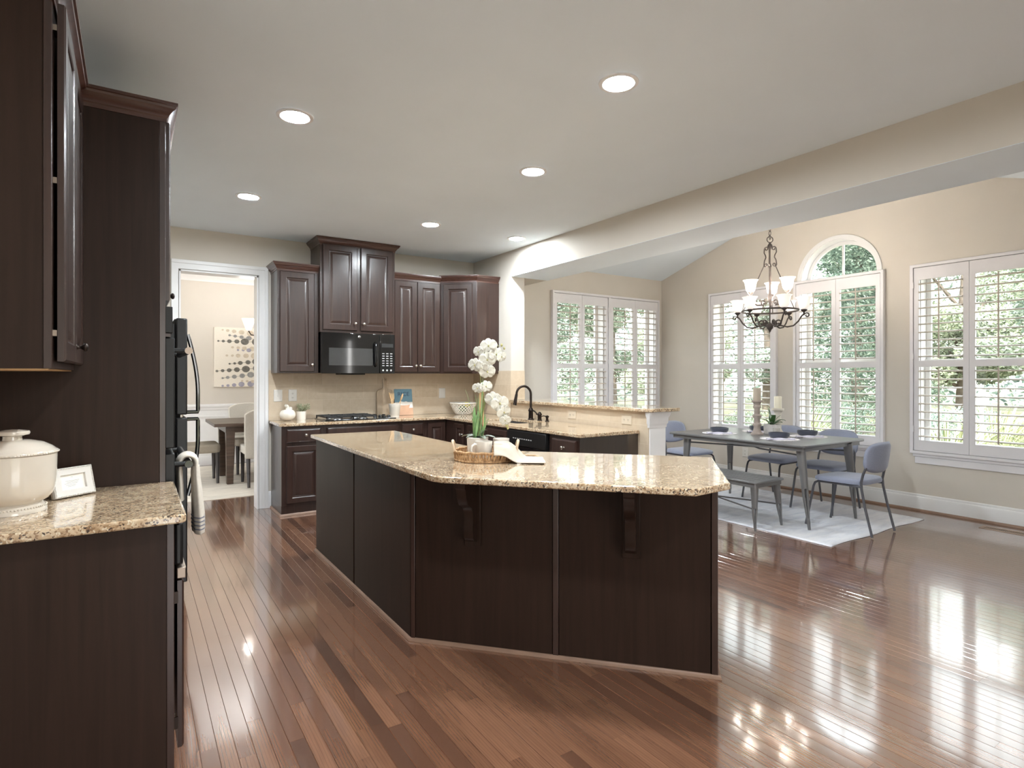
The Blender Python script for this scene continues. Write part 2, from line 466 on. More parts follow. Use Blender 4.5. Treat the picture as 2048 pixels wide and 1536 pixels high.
class MB:
    def __init__(s):
        s.v, s.f, s.mi = [], [], []
        s.M = Matrix.Identity(4)
        s.k = 0
    def add(s, vs, fs):
        o = len(s.v)
        s.v += [s.M @ Vector(p) for p in vs]
        s.f += [tuple(i + o for i in f) for f in fs]
        s.mi += [s.k] * len(fs)
        return s
    def frame(s, O, U, N):
        """local x = U (along the wall), y = up, z = N (out of the wall)"""
        U, N = Vector(U), Vector(N)
        m = Matrix.Identity(4)
        for i in range(3):
            m[i][0], m[i][1], m[i][2], m[i][3] = U[i], (0, 0, 1)[i], N[i], O[i]
        s.M = m
        return s
    def box(s, x0, y0, z0, x1, y1, z1):
        vs = [(x0, y0, z0), (x1, y0, z0), (x1, y1, z0), (x0, y1, z0), (x0, y0, z1), (x1, y0, z1), (x1, y1, z1), (x0, y1, z1)]
        return s.add(vs, [(3, 2, 1, 0), (4, 5, 6, 7), (0, 1, 5, 4), (1, 2, 6, 5), (2, 3, 7, 6), (3, 0, 4, 7)])
    def prism(s, poly, z0, z1):
        n = len(poly)
        vs = [(x, y, z0) for x, y in poly] + [(x, y, z1) for x, y in poly]
        fs = [tuple(range(n))[::-1], tuple(range(n, 2 * n))] + [(i, (i + 1) % n, n + (i + 1) % n, n + i) for i in range(n)]
        return s.add(vs, fs)
    def plate(s, loops, fn, t0, t1):
        """flat plate with holes; loops in 2D, fn(a, b, t) -> 3D"""
        tri = tessellate_polygon([[Vector((a, b, 0)) for a, b in lp] for lp in loops])
        flat = [p for lp in loops for p in lp]
        n = len(flat)
        vs = [fn(a, b, t0) for a, b in flat] + [fn(a, b, t1) for a, b in flat]
        fs = [tuple(t) for t in tri] + [tuple(i + n for i in t)[::-1] for t in tri]
        o = 0
        for lp in loops:
            k = len(lp)
            fs += [(o + i, o + (i + 1) % k, n + o + (i + 1) % k, n + o + i) for i in range(k)]
            o += k
        return s.add(vs, fs)
    def lathe(s, prof, c=(0, 0, 0), seg=28, sx=1.0, sy=1.0, rz=0.0, ring=False):
        vs, fs = [], []
        n = len(prof)
        for i in range(seg):
            a = 2 * pi * i / seg
            for r, z in prof:
                x, y = r * cos(a) * sx, r * sin(a) * sy
                vs.append((c[0] + x * cos(rz) - y * sin(rz), c[1] + x * sin(rz) + y * cos(rz), c[2] + z))
        for i in range(seg):
            j = (i + 1) % seg
            for q in range(n - 1):
                fs.append((i * n + q, j * n + q, j * n + q + 1, i * n + q + 1))
        if ring:
            fs += [(i * n + n - 1, (i + 1) % seg * n + n - 1, (i + 1) % seg * n, i * n) for i in range(seg)]
        else:
            for q in (0, n - 1):
                if prof[q][0] > 1e-5:
                    fs.append(tuple(i * n + q for i in range(seg)))
        return s.add(vs, fs)
    def tube(s, pts, r, seg=8, closed=False, flat=None):
        pts = [Vector(p) for p in pts]
        n = len(pts)
        rs = r if isinstance(r, (list, tuple)) else [r] * n
        vs, fs = [], []
        ref = None
        for i, p in enumerate(pts):
            a = pts[i - 1] if (i > 0 or closed) else p
            b = pts[(i + 1) % n] if (i < n - 1 or closed) else p
            d = (b - a)
            if d.length < 1e-9:
                d = Vector((0, 0, 1))
            d.normalize()
            if ref is None:
                ref = Vector((0, 0, 1)) if abs(d.z) < 0.9 else Vector((1, 0, 0))
            e1 = ref - d * ref.dot(d)
            if e1.length < 1e-6:
                e1 = d.orthogonal()
            e1.normalize()
            e2 = d.cross(e1)
            ref = e1
            for q in range(seg):
                t = 2 * pi * q / seg
                k1, k2 = (1, 1) if flat is None else flat
                vs.append(p + e1 * (rs[i] * k1 * cos(t)) + e2 * (rs[i] * k2 * sin(t)))
        for i in range(n if closed else n - 1):
            j = (i + 1) % n
            for q in range(seg):
                w = (q + 1) % seg
                fs.append((i * seg + q, i * seg + w, j * seg + w, j * seg + q))
        if not closed:
            fs.append(tuple(range(seg))[::-1])
            fs.append(tuple(range((n - 1) * seg, n * seg)))
        return s.add(vs, fs)
    def ball(s, c, r, seg=14, rings=8):
        if not isinstance(r, (list, tuple)):
            r = (r, r, r)
        vs, fs = [], []
        for i in range(1, rings):
            t = pi * i / rings
            for j in range(seg):
                a = 2 * pi * j / seg
                vs.append((c[0] + r[0] * sin(t) * cos(a), c[1] + r[1] * sin(t) * sin(a), c[2] + r[2] * cos(t)))
        top, bot = len(vs), len(vs) + 1
        vs += [(c[0], c[1], c[2] + r[2]), (c[0], c[1], c[2] - r[2])]
        for j in range(seg):
            k = (j + 1) % seg
            fs.append((top, j, k))
            fs.append((bot, (rings - 2) * seg + k, (rings - 2) * seg + j))
            for i in range(rings - 2):
                fs.append((i * seg + j, (i + 1) * seg + j, (i + 1) * seg + k, i * seg + k))
        return s.add(vs, fs)
    def rings(s, w, h, steps, x0=0, y0=0):
        """nested rectangles (inset, depth) -> panelled door skin; first step is the back"""
        vs, fs = [], []
        for ins, d in steps:
            vs += [(x0 + ins, y0 + ins, d), (x0 + w - ins, y0 + ins, d), (x0 + w - ins, y0 + h - ins, d), (x0 + ins, y0 + h - ins, d)]
        n = len(steps)
        for q in range(n - 1):
            for i in range(4):
                j = (i + 1) % 4
                fs.append((q * 4 + i, q * 4 + j, q * 4 + 4 + j, q * 4 + 4 + i))
        fs.append((0, 3, 2, 1))
        fs.append(tuple(range(4 * n - 4, 4 * n)))
        return s.add(vs, fs)
    def molding(s, path, prof, closed=False):
        """profile (out, z) swept along a 2D path with mitred corners; out is to the right of travel"""
        P = [Vector(p) for p in path]
        n = len(P)
        nor = []
        for i in range(n):
            a = (P[i] - P[i - 1]) if (i > 0 or closed) else (P[1] - P[0])
            b = (P[(i + 1) % n] - P[i]) if (i < n - 1 or closed) else (P[n - 1] - P[n - 2])
            a, b = a.normalized(), b.normalized()
            na, nb = Vector((a.y, -a.x)), Vector((b.y, -b.x))
            m = (na + nb)
            m = m / max(1e-6, m.dot(na))
            nor.append(m)
        k = len(prof)
        vs = [(P[i].x + nor[i].x * o, P[i].y + nor[i].y * o, z) for i in range(n) for o, z in prof]
        fs = []
        for i in range(n if closed else n - 1):
            j = (i + 1) % n
            for q in range(k):
                w = (q + 1) % k
                fs.append((i * k + q, j * k + q, j * k + w, i * k + w))
        if not closed:
            fs += [tuple(range(k)), tuple(range((n - 1) * k, n * k))]
        return s.add(vs, fs)
    def build(s, name, mat, parent=None, smooth=40, bevel=0.0, seg=2, sub=0, kind=None, label=None):
        me = bpy.data.meshes.new(name)
        off = wpos(parent) if parent is not None else Vector((0, 0, 0))
        me.from_pydata([p - off for p in s.v], [], s.f)
        bm = bmesh.new()
        bm.from_mesh(me)
        bmesh.ops.recalc_face_normals(bm, faces=bm.faces)
        bm.to_mesh(me)
        bm.free()
        for m in (mat if isinstance(mat, (list, tuple)) else [mat]):
            me.materials.append(M[m] if isinstance(m, str) else m)
        if len(me.polygons) == len(s.mi):
            me.polygons.foreach_set('material_index', s.mi)
        if smooth:
            me.polygons.foreach_set('use_smooth', [True] * len(me.polygons))
            me.set_sharp_from_angle(angle=R(smooth))
        o = bpy.data.objects.new(name, me)
        COL.objects.link(o)
        if parent is not None:
            o.parent = parent
        if bevel:
            b = o.modifiers.new('edge', 'BEVEL')
            b.width = bevel
            b.segments = seg
            b.limit_method = 'ANGLE'
            b.angle_limit = R(35)
        if sub:
            q = o.modifiers.new('sub', 'SUBSURF')
            q.levels = sub
            q.render_levels = sub
        if kind:
            o['kind'] = kind
        if label:
            o['label'] = label
        return o

def tag(o, label, cat, group=None):
    o['label'] = label
    o['category'] = cat
    if group:
        o['group'] = group
    return o

def thing(name, label, cat, loc=(0, 0, 0), group=None):
    o = bpy.data.objects.new(name, None)
    o.empty_display_size = 0.05
    o.location = loc
    COL.objects.link(o)
    return tag(o, label, cat, group)

def struct(name, mb, mat, **kw):
    return mb.build(name, mat, kind='structure', **kw)

def copy_tree(o, parent=None):
    c = o.copy()
    COL.objects.link(c)
    if parent is not None:
        c.parent = parent
    for ch in list(o.children):
        copy_tree(ch, c)
    return c

def place(o, x, y, z=0.0, rz=0.0, label=None):
    o.location = (x, y, z)
    o.rotation_euler = (0, 0, R(rz))
    if label:
        o['label'] = label
    return o

def rect(a0, b0, a1, b1):
    return [(a0, b0), (a1, b0), (a1, b1), (a0, b1)]

def arc(c, r, a0, a1, n):
    return [(c[0] + r * cos(R(a0 + (a1 - a0) * i / n)), c[1] + r * sin(R(a0 + (a1 - a0) * i / n))) for i in range(n + 1)]

def text_mesh(txt, size, depth=0.0004):
    cu = bpy.data.curves.new('lettering', 'FONT')
    cu.body = txt
    cu.size = size
    cu.align_x = 'CENTER'
    cu.align_y = 'CENTER'
    cu.extrude = depth
    o = bpy.data.objects.new('lettering', cu)
    COL.objects.link(o)
    dg = bpy.context.evaluated_depsgraph_get()
    me = bpy.data.meshes.new_from_object(o.evaluated_get(dg))
    vs = [tuple(v.co) for v in me.vertices]
    fs = [tuple(p.vertices) for p in me.polygons]
    bpy.data.objects.remove(o)
    return vs, fs

XY = lambda z=None: (lambda a, b, t: (a, b, t))
XZ = lambda a, b, t: (a, t, b)
YZ = lambda a, b, t: (t, a, b)

# ------------------------------------------------------------------ the room shell
CE = 2.823                      # kitchen ceiling
XL, YB = -0.52, 6.48            # left wall, back wall
XB, YBAY = 6.74, 6.145          # bay: right wall and far wall
YN = 0.80                       # near end of the bay
XS, XS2 = 3.65, 4.17            # header beam faces
RIDGE_Y, RIDGE_Z = 3.4725, 3.69
YR = -3.6                       # wall behind the camera
T = 0.17

fl = MB().add(*strip_floor(XL - 0.08, XB + 0.05, YR - 0.05, 10.25, 2))
fl.box(XL - 0.1, YR - 0.1, -0.06, XB + 0.1, 10.3, -0.0025)
struct('floor', fl, 'floor', smooth=20)
struct('ceiling', MB().box(XL - 0.1, YR - 0.1, CE, XS, YB + 0.1, CE + 0.12), 'ceiling', smooth=0)
struct('ceiling_family', MB().box(XS, YR - 0.1, CE + 0.0005, XB + 0.1, YN, CE + 0.12), 'ceiling', smooth=0)
vb = MB()
for (y0, z0, y1, z1) in ((YN - 0.2, CE - 0.2 * (RIDGE_Z - CE) / (RIDGE_Y - YN), RIDGE_Y, RIDGE_Z), (RIDGE_Y, RIDGE_Z, YBAY + 0.2, CE - 0.2 * (RIDGE_Z - CE) / (YBAY - RIDGE_Y))):
    vb.add([(XS2, y0, z0), (XB + 0.2, y0, z0), (XB + 0.2, y1, z1), (XS2, y1, z1),
            (XS2, y0, z0 + 0.15), (XB + 0.2, y0, z0 + 0.15), (XB + 0.2, y1, z1 + 0.15), (XS2, y1, z1 + 0.15)],
           [(3, 2, 1, 0), (4, 5, 6, 7), (0, 1, 5, 4), (1, 2, 6, 5), (2, 3, 7, 6), (3, 0, 4, 7)])
struct('ceiling_bay', vb, 'ceiling', smooth=0)
struct('wall_left', MB().box(XL - 0.12, YR, 0, XL, YB + 0.0, CE), 'wall', smooth=0)
# back wall with the doorway
DX0, DX1, DZ = 0.375, 1.09, 2.415
struct('wall_back', MB().plate([[(XL, 0), (DX0, 0), (DX0, DZ), (DX1, DZ), (DX1, 0), (XS + 0.185, 0), (XS + 0.185, CE), (XL, CE)]], XZ, YB, YB + 0.14), 'wall', smooth=0)
# pier at the end of the back run, header beam, knee wall of the peninsula
struct('wall_pier', MB().box(XS, 5.6, 0, XS + 0.185, YB, CE), 'wall', smooth=0)
struct('wall_header', MB().plate([rect(XS, 2.526, XS2, RIDGE_Z + 0.12)], XZ, YN, 5.6), 'wall', smooth=0)
struct('ceiling_soffit', MB().box(XS + 0.001, YN, 2.5235, XS2 - 0.001, 5.6, 2.5258), 'ceiling', smooth=0)
struct('wall_header_end', MB().box(XS + 0.186, 5.6001, 2.526, XS2, YBAY + T, 3.3), 'wall', smooth=0)
struct('wall_knee', MB().box(XS + 0.008, 3.48, 0, XS + 0.185, 5.599, 1.072), 'wall', smooth=0)
struct('wall_bay_near', MB().plate([[(XS, 0), (XB, 0), (XB, CE), (XS, CE)], rect(4.45, 0.02, 6.25, 2.35)], XZ, YN - 0.12, YN), 'wall', smooth=0)

gdoor = MB().plate([rect(4.4505, 0.021, 6.2495, 2.3495), rect(4.55, 0.12, 5.31, 2.25), rect(5.39, 0.12, 6.15, 2.25)], XZ, YN - 0.10, YN - 0.04)
for zz in (0.65, 1.18, 1.71):
    gdoor.box(4.5505, YN - 0.08, zz - 0.012, 5.3095, YN - 0.06, zz + 0.012).box(5.3905, YN - 0.08, zz - 0.012, 6.1495, YN - 0.06, zz + 0.012)
d2 = struct('door_2', gdoor, 'trim', smooth=0)
MB().box(4.551, YN - 0.0715, 0.121, 5.309, YN - 0.0685, 2.249).build('pane', 'glass', d2, smooth=0)
MB().box(5.391, YN - 0.0715, 0.121, 6.149, YN - 0.0685, 2.249).build('pane', 'glass', d2, smooth=0)

# right wall with three windows (the middle one arched) and the gable
WB, WT = 0.645, 2.455
arch = [(y, z) for y, z in arc((3.51, 2.51), 0.44, 0, 180, 28)]
loopW2 = [(3.95, WB), (3.95, 2.51)] + arch[1:-1] + [(3.07, 2.51), (3.07, WB)]
struct('wall_right', MB().plate([[(YN, 0), (YBAY + T, 0), (YBAY + T, CE - 0.05), (YBAY, CE), (RIDGE_Y, RIDGE_Z), (YN, CE)],
                                 rect(1.81, WB, 2.69, WT), loopW2, rect(4.31, WB, 5.19, WT)], YZ, XB, XB + T), 'wall', smooth=0)
# far bay wall with the paired window
struct('wall_bay', MB().plate([[(XS + 0.19, 0), (XB, 0), (XB, CE), (XS2, CE), (XS2, CE), (XS + 0.19, CE)], rect(4.70, WB, 6.58, WT)], XZ, YBAY, YBAY + T), 'wall', smooth=0)
# unseen rear wall: wide opening added for sky light, narrow one inferred from reflections
struct('wall_rear', MB().plate([rect(XL, 0, XB, CE), rect(0.2, 0.05, 2.6, 2.35), rect(4.92, 0.6, 5.36, 2.35)], XZ, YR - 0.15, YR), 'wall', smooth=0)
struct('wall_right_family', MB().box(XB, YR, 0, XB + 0.15, YN, CE), 'wall', smooth=0)

# dining room beyond the doorway
DYF, DCE = 10.12, 3.0
struct('wall_dining_far', MB().box(-2.2, DYF, 0, 3.8, DYF + 0.12, DCE), 'dining_wall', smooth=0)
struct('wall_dining_left', MB().plate([rect(YB + 0.14, 0, DYF, DCE), rect(7.3, 0.6, 9.3, 2.4)], YZ, -2.32, -2.2), 'dining_wall', smooth=0)  # unseen window opening added to bring daylight into the dining room
struct('wall_dining_right', MB().box(3.8, YBAY + T, 0, 3.92, DYF, DCE), 'dining_wall', smooth=0)
struct('wall_dining_near', MB().plate([[(-2.2, 0), (DX0, 0), (DX0, DZ), (DX1, DZ), (DX1, 0), (3.8, 0), (3.8, DCE), (-2.2, DCE)]], XZ, YB + 0.141, YB + 0.16), 'dining_wall', smooth=0)
struct('floor_dining', MB().box(-2.2, YB + 0.2, -0.07, XL - 0.1, 10.2, -0.0005), 'floor', smooth=0)
struct('ceiling_dining', MB().box(-2.4, YB + 0.14, DCE, 3.9, DYF + 0.1, DCE + 0.12), 'ceiling', smooth=0)
# crown, chair rail and wainscot of the dining room
struct('trim_1', MB().molding([(-2.2, DYF - 0.001), (3.8, DYF - 0.001)], [(0, 2.84), (0.012, 2.84), (0.02, 2.87), (0.05, 2.90), (0.09, 2.955), (0.10, 2.99), (0.10, 2.999), (0, 2.999)]), 'trim')
struct('trim_2', MB().molding([(-2.2, DYF - 0.001), (3.8, DYF - 0.001)], [(0, 0.10), (0.008, 0.10), (0.008, 0.84), (0.016, 0.85), (0.022, 0.885), (0.034, 0.90), (0.034, 0.925), (0.02, 0.94), (0, 0.94)]), 'trim', smooth=20)
pm = MB()
for x0 in (-0.35, 0.62, 1.62, 2.62):
    pm.frame((x0, DYF - 0.0095, 0), (1, 0, 0), (0, -1, 0))
    pm.plate([rect(0, 0.24, 0.86, 0.76), rect(0.025, 0.265, 0.835, 0.735)], lambda a, b, t: (a, b, t), 0.0, 0.012)
struct('trim_3', pm, 'trim')
struct('baseboard_dining', MB().molding([(-2.2, DYF - 0.011), (3.8, DYF - 0.011)], [(0, 0), (0.016, 0), (0.016, 0.11), (0.008, 0.135), (0, 0.14)]), 'trim')

# baseboards of the bay
bbp = [(0, 0), (0.016, 0), (0.016, 0.13), (0.012, 0.142), (0.008, 0.146), (0.006, 0.165), (0, 0.172)]
struct('baseboard_right', MB().molding([(XB - 0.001, YBAY - 0.001), (XB - 0.001, YN + 0.001)], bbp), 'trim', smooth=25)
struct('baseboard_bay', MB().molding([(XS + 0.2, YBAY - 0.001), (XB - 0.02, YBAY - 0.001)], bbp), 'trim', smooth=25)
shp = [(0.017, 0.0005), (0.036, 0.0005), (0.034, 0.012), (0.026, 0.02), (0.017, 0.021)]
struct('trim_shoe_right', MB().molding([(XB - 0.001, YBAY - 0.04), (XB - 0.001, YN + 0.001)], shp), 'shoe')
struct('baseboard_back', MB().molding([(1.185, YB - 0.001), (1.214, YB - 0.001)], bbp), 'trim')

# doorway: casing and jamb lining
dc = MB()
dc.plate([[(DX0 - 0.005, 0), (DX0 - 0.005, DZ + 0.005), (DX1 + 0.005, DZ + 0.005), (DX1 + 0.005, 0), (DX1 + 0.095, 0), (DX1 + 0.095, DZ + 0.095), (DX0 - 0.065, DZ + 0.095), (DX0 - 0.065, 0)]], XZ, YB - 0.018, YB - 0.001)
dc.plate([[(DX1 + 0.06, 0), (DX1 + 0.095, 0), (DX1 + 0.095, DZ + 0.095), (DX0 - 0.065, DZ + 0.095), (DX0 - 0.065, DZ + 0.06), (DX1 + 0.06, DZ + 0.06)]], XZ, YB - 0.026, YB - 0.0185)
dj = MB()
dj.box(DX0 + 0.0005, YB - 0.015, 0, DX0 + 0.015, YB + 0.16, DZ)
dj.box(DX1 - 0.015, YB - 0.015, 0, DX1 - 0.0005, YB + 0.16, DZ)
dj.box(DX0 + 0.0005, YB - 0.015, DZ - 0.015, DX1 - 0.0005, YB + 0.16, DZ - 0.0005)
d1 = struct('door_1', dc, 'trim', bevel=0.003)
dj.build('jamb', 'trim', d1)

# backsplash tile on the back wall, the pier and the knee wall
struct('wall_backsplash', MB().box(1.19, YB - 0.009, 0.9155, XS - 0.0005, YB - 0.0005, 1.44), 'tile', smooth=0)
tl = MB().box(XS - 0.009, 5.592, 0.9155, XS - 0.0005, YB - 0.0095, 1.44)
tl.box(XS - 0.0005, 5.5905, 1.1055, XS + 0.185, 5.5995, 1.44)
tl.box(XS - 0.002, 3.4725, 0.003, XS + 0.0075, 5.59, 1.0725)
struct('wall_tile_pier', tl, 'tile', smooth=0)
# end post of the knee wall with its cap moulding
ep = MB().box(XS + 0.0085, 3.462, 0.002, XS + 0.197, 3.4795, 0.95)
ep.molding([(XS + 0.002, 3.4795), (XS + 0.002, 3.462), (XS + 0.197, 3.462), (XS + 0.197, 3.58)],
           [(-0.01, 0.94), (0.006, 0.94), (0.008, 0.965), (0.016, 0.975), (0.018, 1.02), (0.03, 1.045), (0.034, 1.0725), (-0.01, 1.0725)])
struct('trim_4', ep, 'trim')

# ------------------------------------------------------------------ windows
def window_unit(name, O, U, N, w, h, top_arch=None):
    """jamb lining, two sashes and glass; O = lower-left corner of the opening on the room face, N points into the room"""
    mb = MB().frame(O, U, N)
    ident = lambda a, b, t: (a, b, t)
    def outline(i):
        if not top_arch:
            return rect(i, i, w - i, h - i)
        c, r = top_arch
        return [(w - i, i), (w - i, c[1])] + arc(c, r - i, 0, 180, 28)[1:-1] + [(i, c[1]), (i, i)]
    mb.plate([outline(0.0006), outline(0.02)], ident, -T, 0.004)
    j = struct(name, mb, 'trim', smooth=30)
    hs = h if not top_arch else top_arch[0][1]
    sb = MB().frame(O, U, N)
    hm = hs * 0.5
    sb.plate([rect(0.021, 0.021, w - 0.021, hm), rect(0.065, 0.075, w - 0.065, hm - 0.045)], ident, -0.115, -0.085)
    if top_arch:
        c, r = top_arch
        sb.plate([rect(0.021, hm - 0.04, w - 0.021, hs), rect(0.065, hm + 0.0, w - 0.065, hs - 0.05)], ident, -0.145, -0.116)
        sb.plate([[(w - 0.021, c[1])] + arc(c, r - 0.021, 0, 180, 28)[1:-1] + [(0.021, c[1])],
                  [(w - 0.06, c[1] + 0.03)] + arc((c[0], c[1] + 0.0), r - 0.06, 6, 174, 26)[1:-1] + [(0.06, c[1] + 0.03)]], ident, -0.145, -0.116)
        sb.box(c[0] - 0.011, c[1] + 0.02, -0.142, c[0] + 0.011, c[1] + r - 0.03, -0.120)
    else:
        sb.plate([rect(0.021, hm - 0.04, w - 0.021, hs - 0.021), rect(0.065, hm + 0.0, w - 0.065, hs - 0.065)], ident, -0.145, -0.116)
    sb.build('sash', 'trim', j, bevel=0.002)
    g = MB().frame(O, U, N)
    g.box(0.05, 0.05, -0.102, w - 0.05, hm - 0.03, -0.098)
    g.box(0.05, hm - 0.02, -0.133, w - 0.05, hs - 0.03, -0.129)
    if top_arch:
        c, r = top_arch
        g.plate([[(w - 0.05, c[1] + 0.01)] + arc(c, r - 0.05, 4, 176, 26) + [(0.05, c[1] + 0.01)]], ident, -0.133, -0.129)
    g.build('pane', 'glass', j, smooth=0)
    return j

NX, NY = (-1, 0, 0), (0, -1, 0)
UY = (0, -1, 0)                  # along the right wall, seen from inside, left to right
window_unit('window_1', (4.70, YBAY, WB), (1, 0, 0), NY, 0.87, WT - WB)
window_unit('window_2', (5.71, YBAY, WB), (1, 0, 0), NY, 0.87, WT - WB)
struct('trim_mullion', MB().box(5.5705, YBAY - 0.003, WB + 0.001, 5.7095, YBAY + T, WT - 0.001), 'trim', smooth=0)
window_unit('window_3', (XB, 5.19, WB), UY, NX, 0.88, WT - WB)
window_unit('window_4', (XB, 3.95, WB), UY, NX, 0.88, 2.95 - WB, ((0.44, 2.51 - WB), 0.44))
window_unit('window_5', (XB, 2.69, WB), UY, NX, 0.88, WT - WB)
# arch casing above the middle shutters
ac = MB().frame((XB - 0.0005, 3.95, WB), UY, NX)
cc = (0.44, 2.51 - WB)
ac.plate([arc(cc, 0.475, 0, 180, 36) + arc(cc, 0.43, 180, 0, 36)], lambda a, b, t: (a, b, t), 0.0, 0.014)
struct('trim_arch', ac, 'trim', smooth=30)

# ------------------------------------------------------------------ plantation shutters
def shutter(label, O, U, N, w, h, npan, zdiv):
    """O: lower-left outer corner on the wall face"""
    rt = thing('plantation_shutter', label, 'shutter', Vector(O) + Vector(U) * (w / 2), 'white plantation shutters')
    ident = lambda a, b, t: (a, b, t)
    fr = MB().frame(O, U, N)
    fr.plate([rect(0, 0, w, h), rect(0.03, 0.03, w - 0.03, h - 0.03)], ident, 0.001, 0.05)
    fr.build('shutter_frame', 'shutter', rt, bevel=0.003)
    groups = npan if isinstance(npan, (list, tuple)) else [npan]
    spans = []
    gw = (w - 0.06 - 0.05 * (len(groups) - 1)) / len(groups)
    x = 0.03
    for gi, n in enumerate(groups):
        pw = (gw - 0.006) / n
        for k in range(n):
            spans.append((x + 0.003 + k * pw, pw))
        x += gw
        if gi < len(groups) - 1:
            MB().frame(O, U, N).box(x + 0.001, 0.031, 0.001, x + 0.049, h - 0.031, 0.05).build('centre_post', 'shutter', rt, bevel=0.003)
            x += 0.05
    sgn = 1
    for (x0, pw) in spans:
        p = MB().frame(O, U, N)
        x1 = x0 + pw - 0.002
        st, tr, brl, mr = 0.048, 0.125, 0.105, 0.065
        y0, y1 = 0.034, h - 0.034
        d = zdiv
        p.plate([rect(x0 + 0.001, y0, x1, y1), rect(x0 + st, y0 + brl, x1 - st, d - mr / 2), rect(x0 + st, d + mr / 2, x1 - st, y1 - tr)], ident, 0.012, 0.040)
        po = p.build('shutter_panel', 'shutter', rt, bevel=0.002)
        lv = MB().frame(O, U, N)
        for (a, b) in ((y0 + brl, d - mr / 2), (d + mr / 2, y1 - tr)):
            n = max(1, int(round((b - a) / 0.0800)))
            stp = (b - a) / n
            for i in range(n):
                yc = a + stp * (i + 0.5)
                # elliptical slat, lying almost flat
                prof = []
                for q in range(10):
                    t = 2 * pi * q / 10
                    zz, yy = 0.0425 * cos(t), 0.0080 * sin(t)
                    tl_ = R(3)
                    prof.append((yc + yy * cos(tl_) - zz * sin(tl_), 0.026 + zz * cos(tl_) + yy * sin(tl_)))
                vs = [(x0 + st + 0.002, py, pz) for py, pz in prof] + [(x1 - st - 0.002, py, pz) for py, pz in prof]
                lv.add(vs, [tuple(range(10)), tuple(range(10, 20))] + [(q, (q + 1) % 10, 10 + (q + 1) % 10, 10 + q) for q in range(10)])
            xc = (x0 + x1) / 2
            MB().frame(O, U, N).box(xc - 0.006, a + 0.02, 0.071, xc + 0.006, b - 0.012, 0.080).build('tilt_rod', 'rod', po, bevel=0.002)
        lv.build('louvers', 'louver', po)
        hx = x0 - 0.002 if sgn > 0 else x1 + 0.002
        for yy in (0.22, h * 0.5, h - 0.24):
            MB().frame(O, U, N).box(hx - 0.006, yy, 0.0405, hx + 0.006, yy + 0.06, 0.053).build('hinge', 'shutter', po, bevel=0.001)
        sgn = -sgn
    # sill apron under the frame
    ap = MB().frame(O, U, N)
    ap.box(0.02, -0.03, 0.001, w - 0.02, -0.001, 0.03)
    ap.box(0.035, -0.10, 0.001, w - 0.035, -0.031, 0.02)
    ap.build('sill_apron', 'shutter', rt, bevel=0.004)
    return rt

SB, ST = 0.587, 2.515
shutter('wide white shutter of four louvered panels behind the peninsula bar', (4.63, YBAY, SB), (1, 0, 0), NY, 2.02, ST - SB, [2, 2], 1.515 - SB)
shutter('white two-panel shutter behind the candle holders and chandelier', (XB, 5.25, SB), UY, NX, 1.01, ST - SB, 2, 1.503 - SB)
shutter('white two-panel shutter under the arched window top', (XB, 4.015, SB), UY, NX, 1.01, ST - SB, 2, 1.503 - SB)
shutter('white two-panel shutter with visible sill, cut off by the picture edge', (XB, 2.755, SB), UY, NX, 1.01, ST - SB, 2, 1.503 - SB)

# ------------------------------------------------------------------ kitchen joinery
def door(parent, O, U, N, w, h, name='door', mat='cab', knob=None, knob_mat='bronze', fr=0.058, t=0.021, label=None):
    mb = MB().frame(O, U, N)
    mb.rings(w, h, [(0, 0), (0, t - 0.005), (0.005, t), (fr, t), (fr + 0.006, t - 0.003), (fr + 0.009, t - 0.009), (fr + 0.017, t - 0.010),
                    (fr + 0.040, t - 0.002), (fr + 0.042, t - 0.002)])
    d = mb.build(name, mat, parent, smooth=20, label=label)
    if knob:
        knob_at(d, O, U, N, knob[0], knob[1], t, knob_mat)
    return d

def slab_front(parent, O, U, N, w, h, name='drawer', mat='cab', knob=None, knob_mat='nickel', t=0.021):
    mb = MB().frame(O, U, N)
    mb.rings(w, h, [(0, 0), (0, t - 0.006), (0.006, t - 0.003), (0.014, t), (0.016, t)])
    d = mb.build(name, mat, parent, smooth=20)
    if knob:
        knob_at(d, O, U, N, knob[0], knob[1], t, knob_mat)
    return d

def knob_at(d, O, U, N, x, y, t, mat):
    k = MB().frame(Vector(O) + Vector(U) * x + Vector((0, 0, 1)) * y + Vector(N) * (t + 0.0003), U, N)
    k.lathe([(0, 0), (0.009, 0.0), (0.007, 0.004), (0.0055, 0.012), (0.012, 0.019), (0.0155, 0.024), (0.0145, 0.029), (0.008, 0.033), (0, 0.034)], seg=16)
    k.build('knob', mat, d, smooth=60)

CROWN = [(0, 0.0), (0.006, 0.0), (0.006, 0.022), (0.014, 0.028), (0.020, 0.040), (0.034, 0.058), (0.050, 0.070), (0.052, 0.082), (0.060, 0.086), (0.060, 0.102), (0, 0.102)]
def crown(parent, path, z, sc=1.0):
    MB().molding(path, [(o * sc, z + q * sc) for o, q in CROWN]).build('crown_moulding', 'cab_trim', parent, smooth=25)

def carcass(parent, poly, z0, z1, name='carcass', mat='cab', bevel=0.002):
    return MB().prism(poly, z0, z1).build(name, mat, parent, bevel=bevel)

BU, BN = (1, 0, 0), (0, -1, 0)           # back wall run
